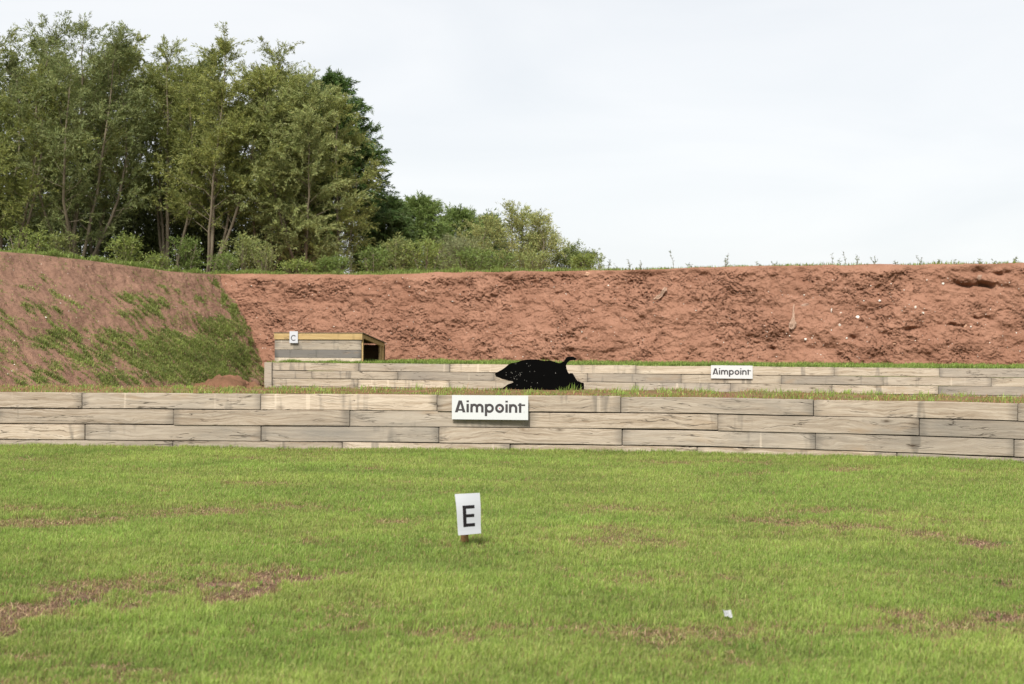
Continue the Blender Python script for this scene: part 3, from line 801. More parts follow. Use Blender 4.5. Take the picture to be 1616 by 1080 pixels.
def scrap(name, label, pts, seed):
    """a crumpled ribbon of torn cloth hanging on the bank: centre line pixels with widths"""
    rr = random.Random(seed)
    base = hit(*pts[0][:2])
    bm = bmesh.new(); prev = None
    for k, (px, py, w) in enumerate(pts):
        p = hit(px, py) - base; p.y -= .08
        s = F / base.y; hw = w / s / 2
        row = [bm.verts.new(p + Vector((hw * t, -abs(math.sin(t * 2.5 + k + seed)) * .05 * (hw * 8) - .01, rr.uniform(-.02, .02)))) for t in (-1, -.5, 0, .5, 1)]
        if prev:
            for i in range(4): bm.faces.new((prev[i], row[i], row[i + 1], prev[i + 1]))
        prev = row
    bmesh.ops.solidify(bm, geom=bm.faces[:], thickness=.006)
    o = from_bm(name, bm, M_SCRAP, None); o.location = base; tag(o, label, 'scrap')
scrap('torn_sacking', 'torn tan scrap hanging slantwise high on the bank above the left half', [(1050, 454, 4), (1048, 459, 8), (1044, 464, 6), (1040, 468, 8), (1034, 472, 9), (1031, 474, 3)], 2)
scrap('torn_sacking', 'long thin tan strip ending in a crumpled flap, hanging mid bank', [(1252, 481, 1.5), (1251, 490, 2.5), (1251, 500, 4), (1250, 506, 6), (1250, 511, 12), (1249, 516, 11), (1248, 520, 5)], 5)

# ------------------------------------------------------------------ grass
def blades(name, P, h, w, colr, lean=.5, up=None, seed=1, mat_=None):
    rs = np.random.RandomState(seed); N = len(P)
    a = rs.rand(N) * 2 * np.pi
    side = np.stack([np.cos(a), np.sin(a), 0 * a], -1)
    b = a + np.pi / 2 + rs.randn(N) * .5
    ld = np.stack([np.cos(b), np.sin(b), 0 * b], -1) * (np.abs(rs.randn(N)) * lean)[:, None] + np.array([.12, 0, 0])
    U = np.array([0, 0, 1.])
    hh = h[:, None]; ww = (w / 2)[:, None]
    mid = P + hh * .55 * U + ld * hh * .35
    tip = P + hh * (1 - .25 * np.minimum(1, np.linalg.norm(ld, axis=1)))[:, None] * U + ld * hh
    V = np.stack([P - side * ww, P + side * ww, mid + side * ww * .8, mid - side * ww * .8, tip], 1)
    base = (np.arange(N) * 5)[:, None]
    idx = (base + np.array([[0, 1, 2, 3, 3, 2, 4]])).ravel()
    sizes = np.tile([4, 3], N)
    C = np.repeat(colr[:, None, :], 5, 1).reshape(-1, 3)
    me = np_mesh(name, V.reshape(-1, 3), idx, sizes, C, False)
    o = link(name, me, None, mat_ or M_GRASS)
    return o
GREENS = np.array([[.178, .268, .042], [.21, .295, .056], [.152, .24, .038], [.265, .33, .092], [.20, .272, .058]])
STRAWS = np.array([[.33, .25, .12], [.27, .18, .09], [.23, .25, .07], [.20, .12, .07]])

def lawn_grass():
    rs = np.random.RandomState(3)
    # sample by camera distance: nearer ground needs finer cover
    N = 1400000
    Y = 4.6 + (20.6 - 4.6) * rs.rand(N) ** 1.15
    X = (rs.rand(N) * 2 - 1) * (Y * .42 + .8)
    keep = Y < (w1y(X) - .01)
    X, Y = X[keep], Y[keep]
    X += .02 * rs.randn(len(X)); 
    d, s = lawn_masks(X, Y)
    clump = fbm(X * 5, Y * 5, 3, .6)
    lush = fbm(X * .8 + 5, Y * 1.1, 3)
    keep = rs.rand(len(X)) < np.clip(1 - .78 * d - .35 * s + .25 * clump, .05, 1)
    X, Y, d, s, clump, lush = (q[keep] for q in (X, Y, d, s, clump, lush))
    Z = lawn_z(X, Y) - .012 * d
    n = len(X)
    h = (.034 + .016 * rs.rand(n) + .012 * clump + .012 * lush) * (1 - .45 * s) * (1 - .5 * d)
    edge = (w1y(X)) - Y
    h *= 1 + .35 * np.exp(-edge / .12) * rs.rand(n)
    tall = rs.rand(n) < .01; h[tall] *= 1.6
    h = np.clip(h, .01, .11)
    w = .0030 + .0016 * np.clip((Y - 6) / 10, 0, 1.) + .0012 * rs.rand(n)
    g = GREENS[rs.randint(0, 5, n)] * (1 + .09 * rs.randn(n))[:, None] * (1 + .22 * lush + .15 * clump)[:, None]
    warm = np.clip(.5 + fbm(X * .45 + 60, Y * .7, 3), 0, 1)[:, None]
    g = g * (1 - warm * np.array([-.22, -.08, -.25]) * 1.)
    st = STRAWS[rs.randint(0, 4, n)]
    isst = rs.rand(n) < np.clip(.10 + .66 * s + .75 * d + .05 * clump, 0, .95)
    g[isst] = st[isst] * (1 + .2 * rs.randn(isst.sum()))[:, None]
    o = blades('lawn_grass', np.stack([X, Y, Z], -1), h, w, np.clip(g, .01, .6), .55, seed=8)
    tag(o, 'short green lawn grass with dry straw patches', 'grass', kind='stuff')
    N = 500000
    Y = 4.8 + 14.5 * rs.rand(N); X = (rs.rand(N) * 2 - 1) * (Y * .42 + .5)
    d, s = lawn_masks(X, Y); cl = fbm(X * 9, Y * 9, 2)
    k = (rs.rand(N) < np.clip(.8 * np.maximum(d * .8, s * .65) + .35 * cl * (d + s), 0, .9)) & (Y < w1y(X) - .02)
    X, Y, d = X[k], Y[k], d[k]; n = len(X)
    c = np.array([[.42, .32, .18], [.34, .22, .14], [.22, .13, .085], [.12, .07, .045], [.37, .25, .17], [.26, .29, .09]])[rs.randint(0, 6, n)] * (1 + .2 * rs.randn(n))[:, None]
    o = blades('dry_litter', np.stack([X, Y, lawn_z(X, Y) - .012 * d + .001], -1), .012 + .022 * rs.rand(n), .004 + .003 * rs.rand(n), np.clip(c, .02, .6), 1.6, seed=18)
    # broad-leaved weeds and longer tufts dotted through the turf
    P_, H_, W_, C_ = [], [], [], []
    for j in range(520):
        y = 5.2 + 13.5 * rs.rand() ** .9; x = (rs.rand() * 2 - 1) * (y * .4)
        if y > w1y(x) - .1: continue
        m_ = rs.randint(8, 22); weed_ = rs.rand() < .5
        P_.append(np.stack([x + .035 * rs.randn(m_), y + .035 * rs.randn(m_), np.full(m_, float(lawn_z(np.array(x), np.array(y))))], -1))
        H_.append((.035 if weed_ else .075) * (.6 + .6 * rs.rand(m_))); W_.append((.011 if weed_ else .0045) * (.7 + .5 * rs.rand(m_)))
        C_.append(np.tile(np.array([[.12, .20, .035]]) if weed_ else np.array([[.20, .29, .05]]), (m_, 1)) * (.8 + .4 * rs.rand()))
    for j in range(260):
        x = -9 + 18 * rs.rand(); m_ = rs.randint(6, 18); y = float(w1y(x)) - .03 - .06 * rs.rand()
        P_.append(np.stack([x + .04 * rs.randn(m_), np.full(m_, y), np.full(m_, float(lawn_z(np.array(x), np.array(y))))], -1))
        H_.append(.06 * (.5 + rs.rand(m_))); W_.append(np.full(m_, .005)); C_.append(GREENS[rs.randint(0, 5, m_)])
    o2 = blades('lawn_weeds', np.concatenate(P_), np.concatenate(H_), np.concatenate(W_), np.concatenate(C_), .9, seed=31)
    tag(o2, 'small broad leaved weeds and longer tufts dotted through the lawn', 'weeds', kind='stuff')
    tag(o, 'dead straw and leaf crumbs on the worn lawn patches', 'grass litter', kind='stuff')
lawn_grass()

def terrace_grass():
    rs = np.random.RandomState(5)
    N = 60000
    X = rs.rand(N) * 28 - 14; t = .14 + 3.3 * rs.rand(N) ** 1.4
    Y = w1y(X) + t
    cl = fbm(X * 1.7, Y * 1.7, 3, .6) + .3 * fbm(X * 6, Y * 6, 2)
    k = rs.rand(N) < np.clip(.35 + cl * 1.6, .03, 1)
    X, Y, cl = X[k], Y[k], cl[k]; n = len(X)
    h = (.012 + .032 * rs.rand(n)) * np.clip(1 + cl, .4, 1.8)
    tall = rs.rand(n) < .006; h[tall] *= 2.4
    c = GREENS[rs.randint(0, 5, n)] * (1 + .2 * rs.randn(n))[:, None]
    st = rs.rand(n) < .5; c[st] = (STRAWS * np.array([1.05, .8, .8]))[rs.randint(0, 4, st.sum())]
    o = blades('terrace_grass', np.stack([X, Y, terr_z(X, Y)], -1), h, .007 + .004 * rs.rand(n), np.clip(c, .01, .6), .7, seed=2)
    tag(o, 'sparse weedy grass and reddish litter along the top of the nearer wall', 'grass', kind='stuff')
    # tufts
    P, H, W_, C = [], [], [], []
    for j in range(95):
        x = rs.rand() * 22 - 11; y = w1y(x) + .2 + 3 * rs.rand(); m_ = rs.randint(10, 35); s = .4 + rs.rand() * .9
        P.append(np.stack([x + .05 * s * rs.randn(m_), y + .05 * s * rs.randn(m_), np.full(m_, .73)], -1)); H.append(.085 * s * (.4 + rs.rand(m_))); W_.append(.007 + .004 * rs.rand(m_))
        C.append(GREENS[rs.randint(0, 5, m_)] * (.9 + .5 * rs.rand()))
    o = blades('grass_tufts', np.concatenate(P), np.concatenate(H), np.concatenate(W_), np.concatenate(C), .5, seed=12)
    tag(o, 'taller green grass tufts scattered behind the nearer sleeper wall', 'grass', kind='stuff')
    N = 60000
    X = rs.rand(N) * 22.5 - 6.6; t = .14 + 4.6 * rs.rand(N) ** 1.7
    Y = W2A + W2B * X + t
    cl = fbm(X * 1.2, Y * 1.2, 3)
    k = rs.rand(N) < np.clip(.75 + cl, .1, 1); X, Y, cl = X[k], Y[k], cl[k]; n = len(X)
    h = (.04 + .05 * rs.rand(n)) * np.clip(1 + cl, .5, 1.7)
    c = GREENS[rs.randint(0, 5, n)] * (.85 + .2 * rs.randn(n))[:, None]
    o = blades('upper_terrace_grass', np.stack([X, Y, np.full(n, W2Z - .02)], -1), h, .014 + .006 * rs.rand(n), np.clip(c, .01, .6), .6, seed=3)
    tag(o, 'strip of green grass along the top of the rear sleeper wall', 'grass', kind='stuff')
terrace_grass()

def bank_grass():
    rs = np.random.RandomState(6)
    P = SB['P']; m = SB['m']; n0, m0 = m.shape
    pr = (m ** 1.6).ravel().copy(); yy = P[..., 1].ravel(); pr[(yy < 17)] = 0
    pr *= 1
    N = 170000
    idx = rs.choice(len(pr), N, p=pr / pr.sum())
    pt = P.reshape(-1, 3)[idx] + rs.randn(N, 3) * np.array([.03, .03, .0]); 
    mm = m.ravel()[idx]
    h = (.02 + .06 * rs.rand(N)) * (.5 + .8 * mm)
    cl = fbm(pt[:, 1] * 1.2, pt[:, 2] * 2.5, 3)
    c = (GREENS * np.array([.92, .80, 1.]))[rs.randint(0, 5, N)] * np.clip(.92 + .22 * rs.randn(N) + .3 * cl, .4, 1.5)[:, None]
    st = rs.rand(N) < .12; c[st] = STRAWS[rs.randint(0, 4, st.sum())]
    o = blades('bank_grass', pt, h, .012 + .006 * rs.rand(N), np.clip(c, .01, .6), .8, seed=4)
    tag(o, 'rough grass and moss creeping over the left earth bank', 'grass', kind='stuff')
    # crest grass: along both crests
    N = 60000
    k = rs.rand(N) < .5
    Y = np.where(k, 18 + (cornerY - 18) * rs.rand(N), 0); X = np.where(k, crest_xy(Y) - .0 - 1.8 * rs.rand(N) ** 1.5, 0); Z = np.where(k, side_crest_z(Y) + .02, 0)
    Xb = -9.6 + 25 * rs.rand(N); Yb = TOPA + BB * Xb + .0 + 1.5 * rs.rand(N)
    X = np.where(k, X, Xb); Y = np.where(k, Y, Yb); Z = np.where(k, Z, crest_z(Xb) + .01)
    cl = fbm(X * .8, Y * .8 + 20, 3, .6)
    fade = np.where(k, 1, np.interp(X, [-9, 1, 4, 16], [1, .9, .35, .25]))
    kk = rs.rand(N) < np.clip(.6 + .9 * cl, .1, 1) * fade
    X, Y, Z, cl, fade = X[kk], Y[kk], Z[kk], cl[kk], fade[kk]; n = len(X)
    h = (.05 + .12 * rs.rand(n)) * np.clip(.8 + cl, .3, 1.8) * (.45 + .55 * fade)
    c = (GREENS * np.array([.95, .9, 1]))[rs.randint(0, 5, n)] * (.85 + .2 * rs.randn(n))[:, None]
    o = blades('crest_grass', np.stack([X, Y, Z], -1), h, .016 + .008 * rs.rand(n), np.clip(c, .01, .6), .6, seed=9)
    tag(o, 'rough grass fringe along the crest of the earth banks', 'grass', kind='stuff')
bank_grass()

# pebbles scattered in the banks, too many to count
def pebbles():
    rs = np.random.RandomState(21); Vs = []; F_ = []; n = 0
    def add(p, r):
        nonlocal n
        q = np.array([[1, 0, 0], [-1, 0, 0], [0, 1, 0], [0, -1, 0], [0, 0, 1], [0, 0, -1]]) * r * (.6 + .6 * rs.rand(6, 1)) + rs.randn(6, 3) * r * .15
        Vs.append(q + np.array(p))
        F_.append(np.array([[0, 2, 4], [2, 1, 4], [1, 3, 4], [3, 0, 4], [2, 0, 5], [1, 2, 5], [3, 1, 5], [0, 3, 5]]) + n); n += 6
    for k in range(420):
        p = hit(350 + 1266 * rs.rand(), 436 + 130 * rs.rand()); add(p + Vector((0, -.005, 0)), .008 + .016 * rs.rand() ** 2)
    P = SB['P'].reshape(-1, 3); sel = P[(P[:, 1] > 18)]
    for i in rs.choice(len(sel), 260): add(sel[i], .008 + .012 * rs.rand() ** 2)
    F_ = np.concatenate(F_)
    me = np_mesh('pebbles', np.concatenate(Vs), F_.ravel(), np.full(len(F_), 3))
    o = link('pebbles', me, None, M_STONE); tag(o, 'tiny pale pebbles peppered over the red earth banks', 'pebbles', kind='stuff')
pebbles()

# crumb clods lying on terrace and worn lawn
def litter():
    p = on_floor(1148, 972, .035)
    bm = bmesh.new(); pr = []
    g_ = [[bm.verts.new(Vector(((i - 1.5) * .016, (j - 1) * .024, .006 * math.sin(i * 2 + j)))) for j in range(3)] for i in range(4)]
    for i in range(3):
        for j in range(2): bm.faces.new((g_[i][j], g_[i + 1][j], g_[i + 1][j + 1], g_[i][j + 1]))
    bmesh.ops.solidify(bm, geom=bm.faces[:], thickness=.002)
    o = from_bm('paper_scrap', bm, M_WHITE, None); o.location = p + Vector((0, 0, .012)); o.rotation_euler = (R(38), R(8), R(18))
    tag(o, 'small whitish paper scrap lying in the foreground grass', 'litter')
litter()

# ------------------------------------------------------------------ trees
class Tubes:
    def __init__(s): s.V, s.F, s.n = [], [], 0
    def add(s, pts, rad, sides=6):
        pts = np.asarray(pts); k = len(pts)
        tan = np.gradient(pts, axis=0); tan /= np.linalg.norm(tan, axis=1)[:, None] + 1e-9
        ref = np.array([1., .3, 0]); a = np.cross(tan, ref); a /= np.linalg.norm(a, axis=1)[:, None] + 1e-9
        b = np.cross(tan, a)
        th = np.linspace(0, 2 * np.pi, sides, endpoint=False)
        ringv = pts[:, None, :] + np.asarray(rad)[:, None, None] * (np.cos(th)[None, :, None] * a[:, None, :] + np.sin(th)[None, :, None] * b[:, None, :])
        i = np.arange(k * sides).reshape(k, sides) + s.n
        q = np.stack([i[:-1], np.roll(i, -1, 1)[:-1], np.roll(i, -1, 1)[1:], i[1:]], -1).reshape(-1, 4)
        s.V.append(ringv.reshape(-1, 3)); s.F.append(q); s.n += k * sides
    def mesh(s, name):
        F_ = np.concatenate(s.F)
        return np_mesh(name, np.concatenate(s.V), F_.ravel(), np.full(len(F_), 4), None, True)

def leaves_mesh(name, P, D, L, W_, C, rs):
    """P base, D unit direction, lens-shaped leaves"""
    n = len(P)
    r = rs.randn(n, 3); S = np.cross(D, r); S /= np.linalg.norm(S, axis=1)[:, None] + 1e-9
    L = L[:, None]; W_ = W_[:, None]
    V = np.stack([P, P + D * L * .45 + S * W_ * .5, P + D * L, P + D * L * .45 - S * W_ * .5], 1).reshape(-1, 3)
    idx = np.arange(n * 4)
    return np_mesh(name, V, idx, np.full(n, 4), np.repeat(C, 4, 0), False)

def unit(v): return v / (np.linalg.norm(v, axis=-1, keepdims=True) + 1e-9)

def tree(name, label, cat, base, H, Rw, kind, nleaf, tint, seed, group=None, lean=(0, 0), nstem=4, low=.08, leafL=.12, leafW=.027, twigL=.8, show_trunk=1., mult=1., cone=.75):
    rs = np.random.RandomState(seed)
    root = empty(name, base); tag(root, label, cat, group)
    T = Tubes()
    stems = []; br = []     # arrays of polylines
    if kind == 'conifer': nstem = 1
    for k in range(nstem):
        az = rs.rand() * 6.28 if nstem > 1 else 0
        off = (.25 + .55 * rs.rand()) * Rw * (0 if kind == 'conifer' else 1) * (0 if k == 0 else 1)
        hh = H * (1. if k == 0 else rs.uniform(.78, .97))
        t = np.linspace(0, 1, 12)[:, None]
        wob = np.cumsum(rs.randn(12, 3) * np.array([.05, .05, 0]) * H / 12, 0); wob[0] = 0
        if kind == 'conifer': wob *= .3
        pts = np.concatenate([lean[0] * t ** 1.3 + np.cos(az) * off * t ** .8, lean[1] * t + np.sin(az) * off * t ** .8, hh * t], 1) + wob
        if k > 0 and kind == 'willow': pts[:, :2] += np.array([np.cos(az), np.sin(az)]) * (rs.rand() * .9) * np.sin(np.pi * np.minimum(t, 1)) 
        if k > 0: pts[:, :2] += np.array([np.cos(az), np.sin(az)]) * .12 * show_trunk
        r0 = (.0085 * H if kind != 'shrub' else .006 * H) * (1 if k == 0 else .75)
        T.add(pts, r0 * (1 - t[:, 0]) ** .8 + .008, 7)
        stems.append((pts, hh, r0, k))
    nb = {'willow': 36, 'conifer': 190, 'shrub': 14}[kind]
    TW0, TWD, TWL = [], [], []
    for pts, hh, r0, k in stems:
        for j in range(nb):
            f = low + (1 - low) * ((j + rs.rand()) / nb) ** (.85 if kind != 'conifer' else .9)
            f = min(f, .985)
            i = f * 11; i0 = int(i); p = pts[i0] + (pts[min(i0 + 1, 11)] - pts[i0]) * (i - i0)
            az = rs.rand() * 6.28
            if kind == 'conifer':
                ln = Rw * (1.02 - f) ** cone * rs.uniform(.8, 1.08); el = rs.uniform(.15, .5) + .5 * f
            else:
                env = max(.5, math.sin(math.pi * min(1, (f * .72 + .25))) ** .6)
                ln = Rw * env * rs.uniform(.4, 1.15) * (.85 if k else 1.); el = rs.uniform(.35, 1.0) + .25 * f
            ln = max(ln, .25)
            d = np.array([math.cos(az) * math.cos(el), math.sin(az) * math.cos(el), math.sin(el)])
            m_ = 6
            tt = np.linspace(0, 1, m_)[:, None]
            bend = np.array([0, 0, (.12 if kind == 'conifer' else -.10) * ln])
            bp = p + d * ln * tt + bend * tt ** 2 + np.cumsum(rs.randn(m_, 3) * .03 * ln, 0) * (tt > 0)
            rr_ = max(.006, r0 * .33 * (1 - f) ** .7)
            T.add(bp, rr_ * (1 - tt[:, 0] * .8), 4)
            nt = max(3, int((9 if kind == 'conifer' else 15) * ln / max(Rw, .5) * mult + 4))
            tf = rs.uniform(.18 if kind != 'conifer' else .25, 1, nt) ** .75
            q = tf * (m_ - 1); qi = np.minimum(q.astype(int), m_ - 2); w = (q - qi)[:, None]
            s0 = bp[qi] * (1 - w) + bp[qi + 1] * w
            dd = unit(d + rs.randn(nt, 3) * (.55 if kind != 'conifer' else .4) + np.array([0, 0, .25 if kind != 'conifer' else .05]))
            TW0.append(s0); TWD.append(dd); TWL.append(twigL * rs.uniform(.5, 1.1, nt) * (.6 if f > .93 else 1))
        # leader twigs at the top of every stem
        nt = 16
        s0 = pts[-1] - np.array([0, 0, 1]) * rs.rand(nt, 1) * .12 * H * .5
        TW0.append(s0); TWD.append(unit(rs.randn(nt, 3) * .35 + np.array([0, 0, 1.]))); TWL.append(twigL * rs.uniform(.6, 1.3, nt))
    S0 = np.concatenate(TW0); SD = np.concatenate(TWD); SL = np.concatenate(TWL); nt = len(S0)
    # twigs droop a little; leaves are strung along them
    clump = rs.randn(nt) * .16
    ti = rs.randint(0, nt, nleaf); u = rs.rand(nleaf) ** .8
    L_ = SL[ti]
    droop = -.28 if kind != 'conifer' else -.22
    P = S0[ti] + SD[ti] * (L_ * u)[:, None] + np.array([0, 0, droop]) * (L_ * u ** 2)[:, None] + rs.randn(nleaf, 3) * .025
    d0 = unit(SD[ti] + np.array([0, 0, 2 * droop]) * u[:, None])
    D = unit(d0 + rs.randn(nleaf, 3) * (.55 if kind != 'conifer' else .42))
    if kind == 'conifer': D = unit(D + np.array([0, 0, -.25]))
    keep = P[:, 2] > .05; P, D, ti = P[keep], D[keep], ti[keep]; n = len(P)
    c = np.array(tint)[None, :] * (1 + clump[ti] + .14 * rs.randn(n))[:, None]
    c = c * (1 + rs.randn(n, 1) * np.array([[.10, .03, .06]]))
    C = np.clip(c, .006, .5)
    me = leaves_mesh('crown', P, D, leafL * rs.uniform(.6, 1.25, n), leafW * rs.uniform(.7, 1.2, n), C, rs)
    link('trunk', T.mesh('trunk'), root, M_BARK)
    link('crown', me, root, M_LEAF)
    return root

OL = (.182, .20, .052)      # olive willow
OL2 = (.212, .226, .062)
PALE = (.24, .265, .095)
CON = (.062, .112, .026)
CON2 = (.13, .185, .045)
GW = 'willow trees standing behind the left bank'
def place(px, Y, drop=.1):
    d = ray(px, 430)
    X = d.x * Y
    zt = 3.6 - drop
    return Vector((X, Y, zt))
def tree_px(name, label, cat, px, ytop, wpx, Y, kind, nleaf, tint, seed, group=None, **kw):
    base = place(px, Y); s = F / Y
    top = at(px, ytop, Y).z
    return tree(name, label, cat, base, top - base.z, wpx / s / 2, kind, nleaf, tint, seed, group, **kw)

# front row of willows
tree_px('willow_tree', 'tall olive willow cut off by the left edge of the picture', 'tree', 5, 74, 200, 47, 'willow', 58000, OL, 1, GW, nstem=6, low=.16)
tree_px('willow_tree', 'tallest willow, dense greyish green, with its wispy peak near the left', 'tree', 120, 52, 210, 47.5, 'willow', 66000, (.16, .185, .066), 2, GW, nstem=6, lean=(.4, 0), low=.14)
tree_px('willow_tree', 'slender willow whose pale trunk leans right, just right of the tallest willow', 'tree', 150, 92, 170, 49.5, 'willow', 52000, OL2, 3, GW, nstem=3, lean=(1.3, 0), low=.3)
tree_px('willow_tree', 'willow with a rounded top between the leaning trunk and the middle of the wood', 'tree', 268, 88, 160, 50, 'willow', 52000, OL, 4, GW, nstem=5, low=.24)
tree_px('willow_tree', 'broad olive willow with one straight pale trunk forking low down', 'tree', 326, 82, 210, 49, 'willow', 66000, OL2, 5, GW, nstem=4, low=.24, lean=(.6, 0))
tree_px('willow_tree', 'willow with an airy pointed top right of the broad one', 'tree', 415, 90, 165, 50, 'willow', 52000, OL, 6, GW, nstem=5, low=.2, lean=(.3, 0))
tree_px('willow_tree', 'pale leaved bushy willow sweeping to the ground in front of the dark conifer', 'tree', 480, 140, 180, 49.5, 'willow', 66000, PALE, 7, GW, nstem=4, low=.05)
tree_px('willow_tree', 'lower olive willow at the right end of the wood beside the conifer', 'tree', 532, 168, 145, 50, 'willow', 56000, OL2, 8, GW, nstem=5, low=.05)
# behind them
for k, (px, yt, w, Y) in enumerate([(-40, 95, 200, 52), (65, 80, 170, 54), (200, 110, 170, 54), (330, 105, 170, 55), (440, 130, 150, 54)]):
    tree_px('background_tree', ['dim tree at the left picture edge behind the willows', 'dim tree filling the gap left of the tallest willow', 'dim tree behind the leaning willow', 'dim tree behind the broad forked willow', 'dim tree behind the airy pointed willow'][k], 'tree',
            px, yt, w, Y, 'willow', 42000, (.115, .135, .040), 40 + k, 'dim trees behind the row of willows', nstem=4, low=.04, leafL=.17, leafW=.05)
# conifers
tree_px('conifer_tree', 'tall dark green conifer with feathery drooping sprays at the right end of the wood', 'tree', 522, 134, 245, 52.5, 'conifer', 120000, CON, 20, None, low=.03, twigL=.75, leafL=.17, leafW=.035, mult=1.6)
tree_px('conifer_tree', 'shorter bright green conifer next right of the tall dark conifer', 'tree', 662, 326, 120, 57, 'conifer', 44000, CON2, 21, None, cone=.55, low=.03, twigL=.65, leafL=.14, leafW=.03)
tree_px('conifer_tree', 'small rounded conifer left of the pale sallow bush', 'tree', 725, 343, 120, 62, 'conifer', 36000, CON2, 22, None, cone=.55, low=.03, twigL=.65, leafL=.14, leafW=.03)
tree_px('conifer_tree', 'small dark conifer peeping out behind the pale sallow bush', 'tree', 772, 350, 80, 66, 'conifer', 22000, (.07, .11, .03), 23, None, cone=.55, low=.03, twigL=.65, leafL=.14, leafW=.035)
tree_px('conifer_tree', 'low dark conifer squeezed between the tall dark conifer and the bright one', 'tree', 612, 326, 100, 55, 'conifer', 44000, (.075, .12, .03), 24, None, cone=.55, low=.03, twigL=.65, leafL=.14, leafW=.035)
# sallow bushes
tree_px('sallow_bush', 'tall pale yellow green sallow bush with a wispy peak, isolated right of the wood', 'bush', 806, 335, 125, 55, 'willow', 22000, (.27, .285, .10), 30, None, nstem=5, low=.03, twigL=.5, leafL=.11, leafW=.028)
tree_px('sallow_bush', 'smaller greyer sallow bush adjoining the right side of the pale one', 'bush', 862, 372, 75, 56, 'willow', 11000, (.22, .24, .085), 31, None, nstem=4, low=.03, twigL=.45, leafL=.11, leafW=.028)
tree_px('sallow_bush', 'low grey green bush in front of the small rounded conifer', 'bush', 725, 385, 90, 50, 'shrub', 9000, (.18, .19, .09), 32, None, nstem=9, low=.05, twigL=.35, leafL=.1, leafW=.02)
tree_px('sallow_bush', 'low dark bush where the bushes taper down to the bare crest', 'bush', 905, 398, 70, 56, 'shrub', 7000, (.13, .165, .045), 33, None, nstem=7, low=.05, twigL=.35, leafL=.1, leafW=.03)
GS = 'low shrubs along the crest of the bank'
SHR = [(245, 412, 30, 45.5, 'bright low shrub between the leaning and the forked trunks'),
       (352, 408, 40, 46, 'bright green shrub just right of the straight pale trunk'), (418, 392, 40, 46.5, 'leggy green shrub under the pale willow'), (470, 422, 40, 46, 'low leafy weed clump in front of the dark conifer foot'), (524, 418, 40, 45.5, 'small pale weed clump left of the tall weed spike'),
       (625, 380, 60, 48, 'pale green shrub in front of the bright conifer, left part'), (672, 385, 70, 48, 'pale green shrub in front of the bright conifer, right part'), (775, 408, 60, 48, 'low leafy shrub at the foot of the pale sallow bush'), (840, 406, 60, 48, 'low leafy shrub at the foot of the greyer sallow'),
       (930, 410, 34, 48, 'last small leafy shrub before the open crest'), (590, 400, 50, 47, 'shrub in front of the low dark conifer'),
       (98, 372, 50, 46, 'thin leafy sapling under the tallest willow'), (196, 378, 44, 46, 'thin leafy sapling right of the leaning pale trunk'), (292, 384, 44, 47, 'thin leafy sapling left of the straight pale trunk'), (382, 376, 46, 47, 'thin leafy sapling between the straight pale trunk and the pale willow'), (40, 370, 50, 45, 'thin leafy sapling near the left picture edge'), (740, 402, 50, 47, 'grassy shrub left of the pale sallow bush foot')]
for k, (px, yt, w, Y, lab) in enumerate(SHR):
    tree_px('crest_shrub', lab, 'shrub', px, yt, w, Y, 'shrub', 2400 if k > 3 else 1300, [(.18, .22, .05), (.13, .18, .04), (.20, .225, .07)][k % 3], 60 + k, GS, nstem=6, low=.05, twigL=.3, leafL=.10, leafW=.028)

def thicket():
    rs = np.random.RandomState(77); N = 90000
    X = -26 + 19 * rs.rand(N); Y = 51 + 5 * rs.rand(N)
    top = 3.4 + .9 * fbm(X * .5, Y * .4, 3) + .5 * fbm(X * 2, Y * 2, 2)
    top = top * np.interp(X, [-10, -8.2], [1, .45])
    Z = 3.3 + np.maximum(top, .4) * rs.rand(N) ** .8
    D = unit(rs.randn(N, 3) + np.array([0, 0, .3]))
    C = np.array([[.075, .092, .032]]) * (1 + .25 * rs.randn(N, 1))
    o = link('thicket', leaves_mesh('thicket', np.stack([X, Y, Z], -1), D, .16 * rs.uniform(.6, 1.3, N), .06 * rs.uniform(.7, 1.2, N), np.clip(C, .01, .3), rs), None, M_LEAF)
    tag(o, 'dim tangled undergrowth between the trunks of the wood', 'undergrowth', kind='stuff')
thicket()

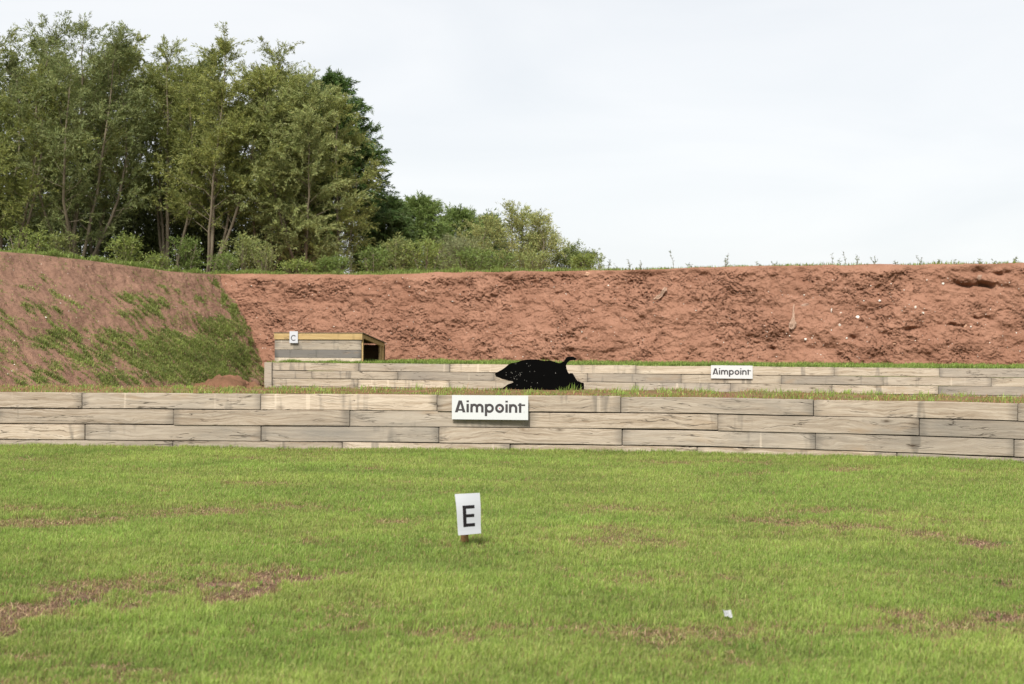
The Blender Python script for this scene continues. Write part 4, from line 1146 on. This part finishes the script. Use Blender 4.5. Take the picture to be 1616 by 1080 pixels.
# tall weeds on the crest, seen against the sky
def weed(px, ytop, seed, label, wide=.12):
    Y = TOPA / (1 - BB * ray(px, 420).x) + .35
    d = ray(px, 420); X = d.x * Y
    z0 = float(crest_z(np.array(X))) + .0
    H = max(.12, at(px, ytop, Y).z - z0)
    rs = np.random.RandomState(seed)
    root = empty('weed_plant', (X, Y, z0)); tag(root, label, 'weed', 'tall weeds on the crest of the bank')
    T = Tubes(); P, D = [], []
    for s in range(rs.randint(1, 4)):
        az = rs.rand() * 6.28; t = np.linspace(0, 1, 8)[:, None]; hh = H * (1 if s == 0 else rs.uniform(.5, .85))
        pts = np.concatenate([np.cos(az) * wide * t ** 1.4 + .03 * np.sin(t * 5 + s), np.sin(az) * wide * t ** 1.4, hh * t], 1)
        T.add(pts, .008 * (1 - .6 * t[:, 0]), 4)
        m_ = int(26 * hh / .6) + 8
        f = rs.rand(m_); i = (f * 7); i0 = np.minimum(i.astype(int), 6); w = (i - i0)[:, None]
        P.append(pts[i0] * (1 - w) + pts[i0 + 1] * w); D.append(unit(rs.randn(m_, 3) * np.array([1, 1, .4]) + np.array([0, 0, .5])))
    P = np.concatenate(P); D = np.concatenate(D); n = len(P)
    C = np.tile(np.array([[.10, .13, .05]]), (n, 1)) * (1 + .2 * rs.randn(n, 1))
    link('stem', T.mesh('stem'), root, M_BARK)
    link('leaves', leaves_mesh('leaves', P, D, .075 * rs.uniform(.5, 1.3, n), .018 * rs.uniform(.7, 1.2, n), np.clip(C, .01, .5), rs), root, M_LEAF)
WD = [(945, 398, 'bushy weed where the shrubs end and the bare crest begins'), (958, 411, 'small weed just right of the bushy one'), (975, 416, 'low weed above the tan crest stone area'), (991, 409, 'slim weed in the gap above the boar tail'),
      (1009, 412, 'slim weed, second right of the boar tail'), (1062, 396, 'thin tall stalk midway between the boar and the rear sign'), (1090, 416, 'short sprig right of the thin tall stalk'), (1145, 399, 'leafy tall weed directly above the rear sign'),
      (1199, 413, 'short sprig right of the leafy tall weed'), (1222, 413, 'short sprig above the hanging sacking'), (1311, 400, 'branched weed above the thin white sliver'), (1323, 408, 'short weed between two taller stalks'), (1333, 398, 'tallest thin weed of the middle group above the white stones'),
      (1351, 403, 'bare stalk right of the tallest thin weed'), (1379, 403, 'bare stalk above the pale stone, alone'), (1416, 411, 'small stalk between the bare stalk and the forked weed'), (1452, 404, 'forked weed above the close pair of stones'), (1480, 410, 'leafy low weed right of the forked one'),
      (1504, 410, 'leafy low weed left of the dark undercut'), (1546, 409, 'spreading weed above the dark undercut'), (1575, 413, 'small dark sprig right of the dark undercut'), (1601, 405, 'thin weed nearest the right picture edge'), (553, 388, 'pale tall weed spike in front of the dark conifer')]
for k, (px, yt, lab) in enumerate(WD): weed(px, yt, 100 + k, lab)
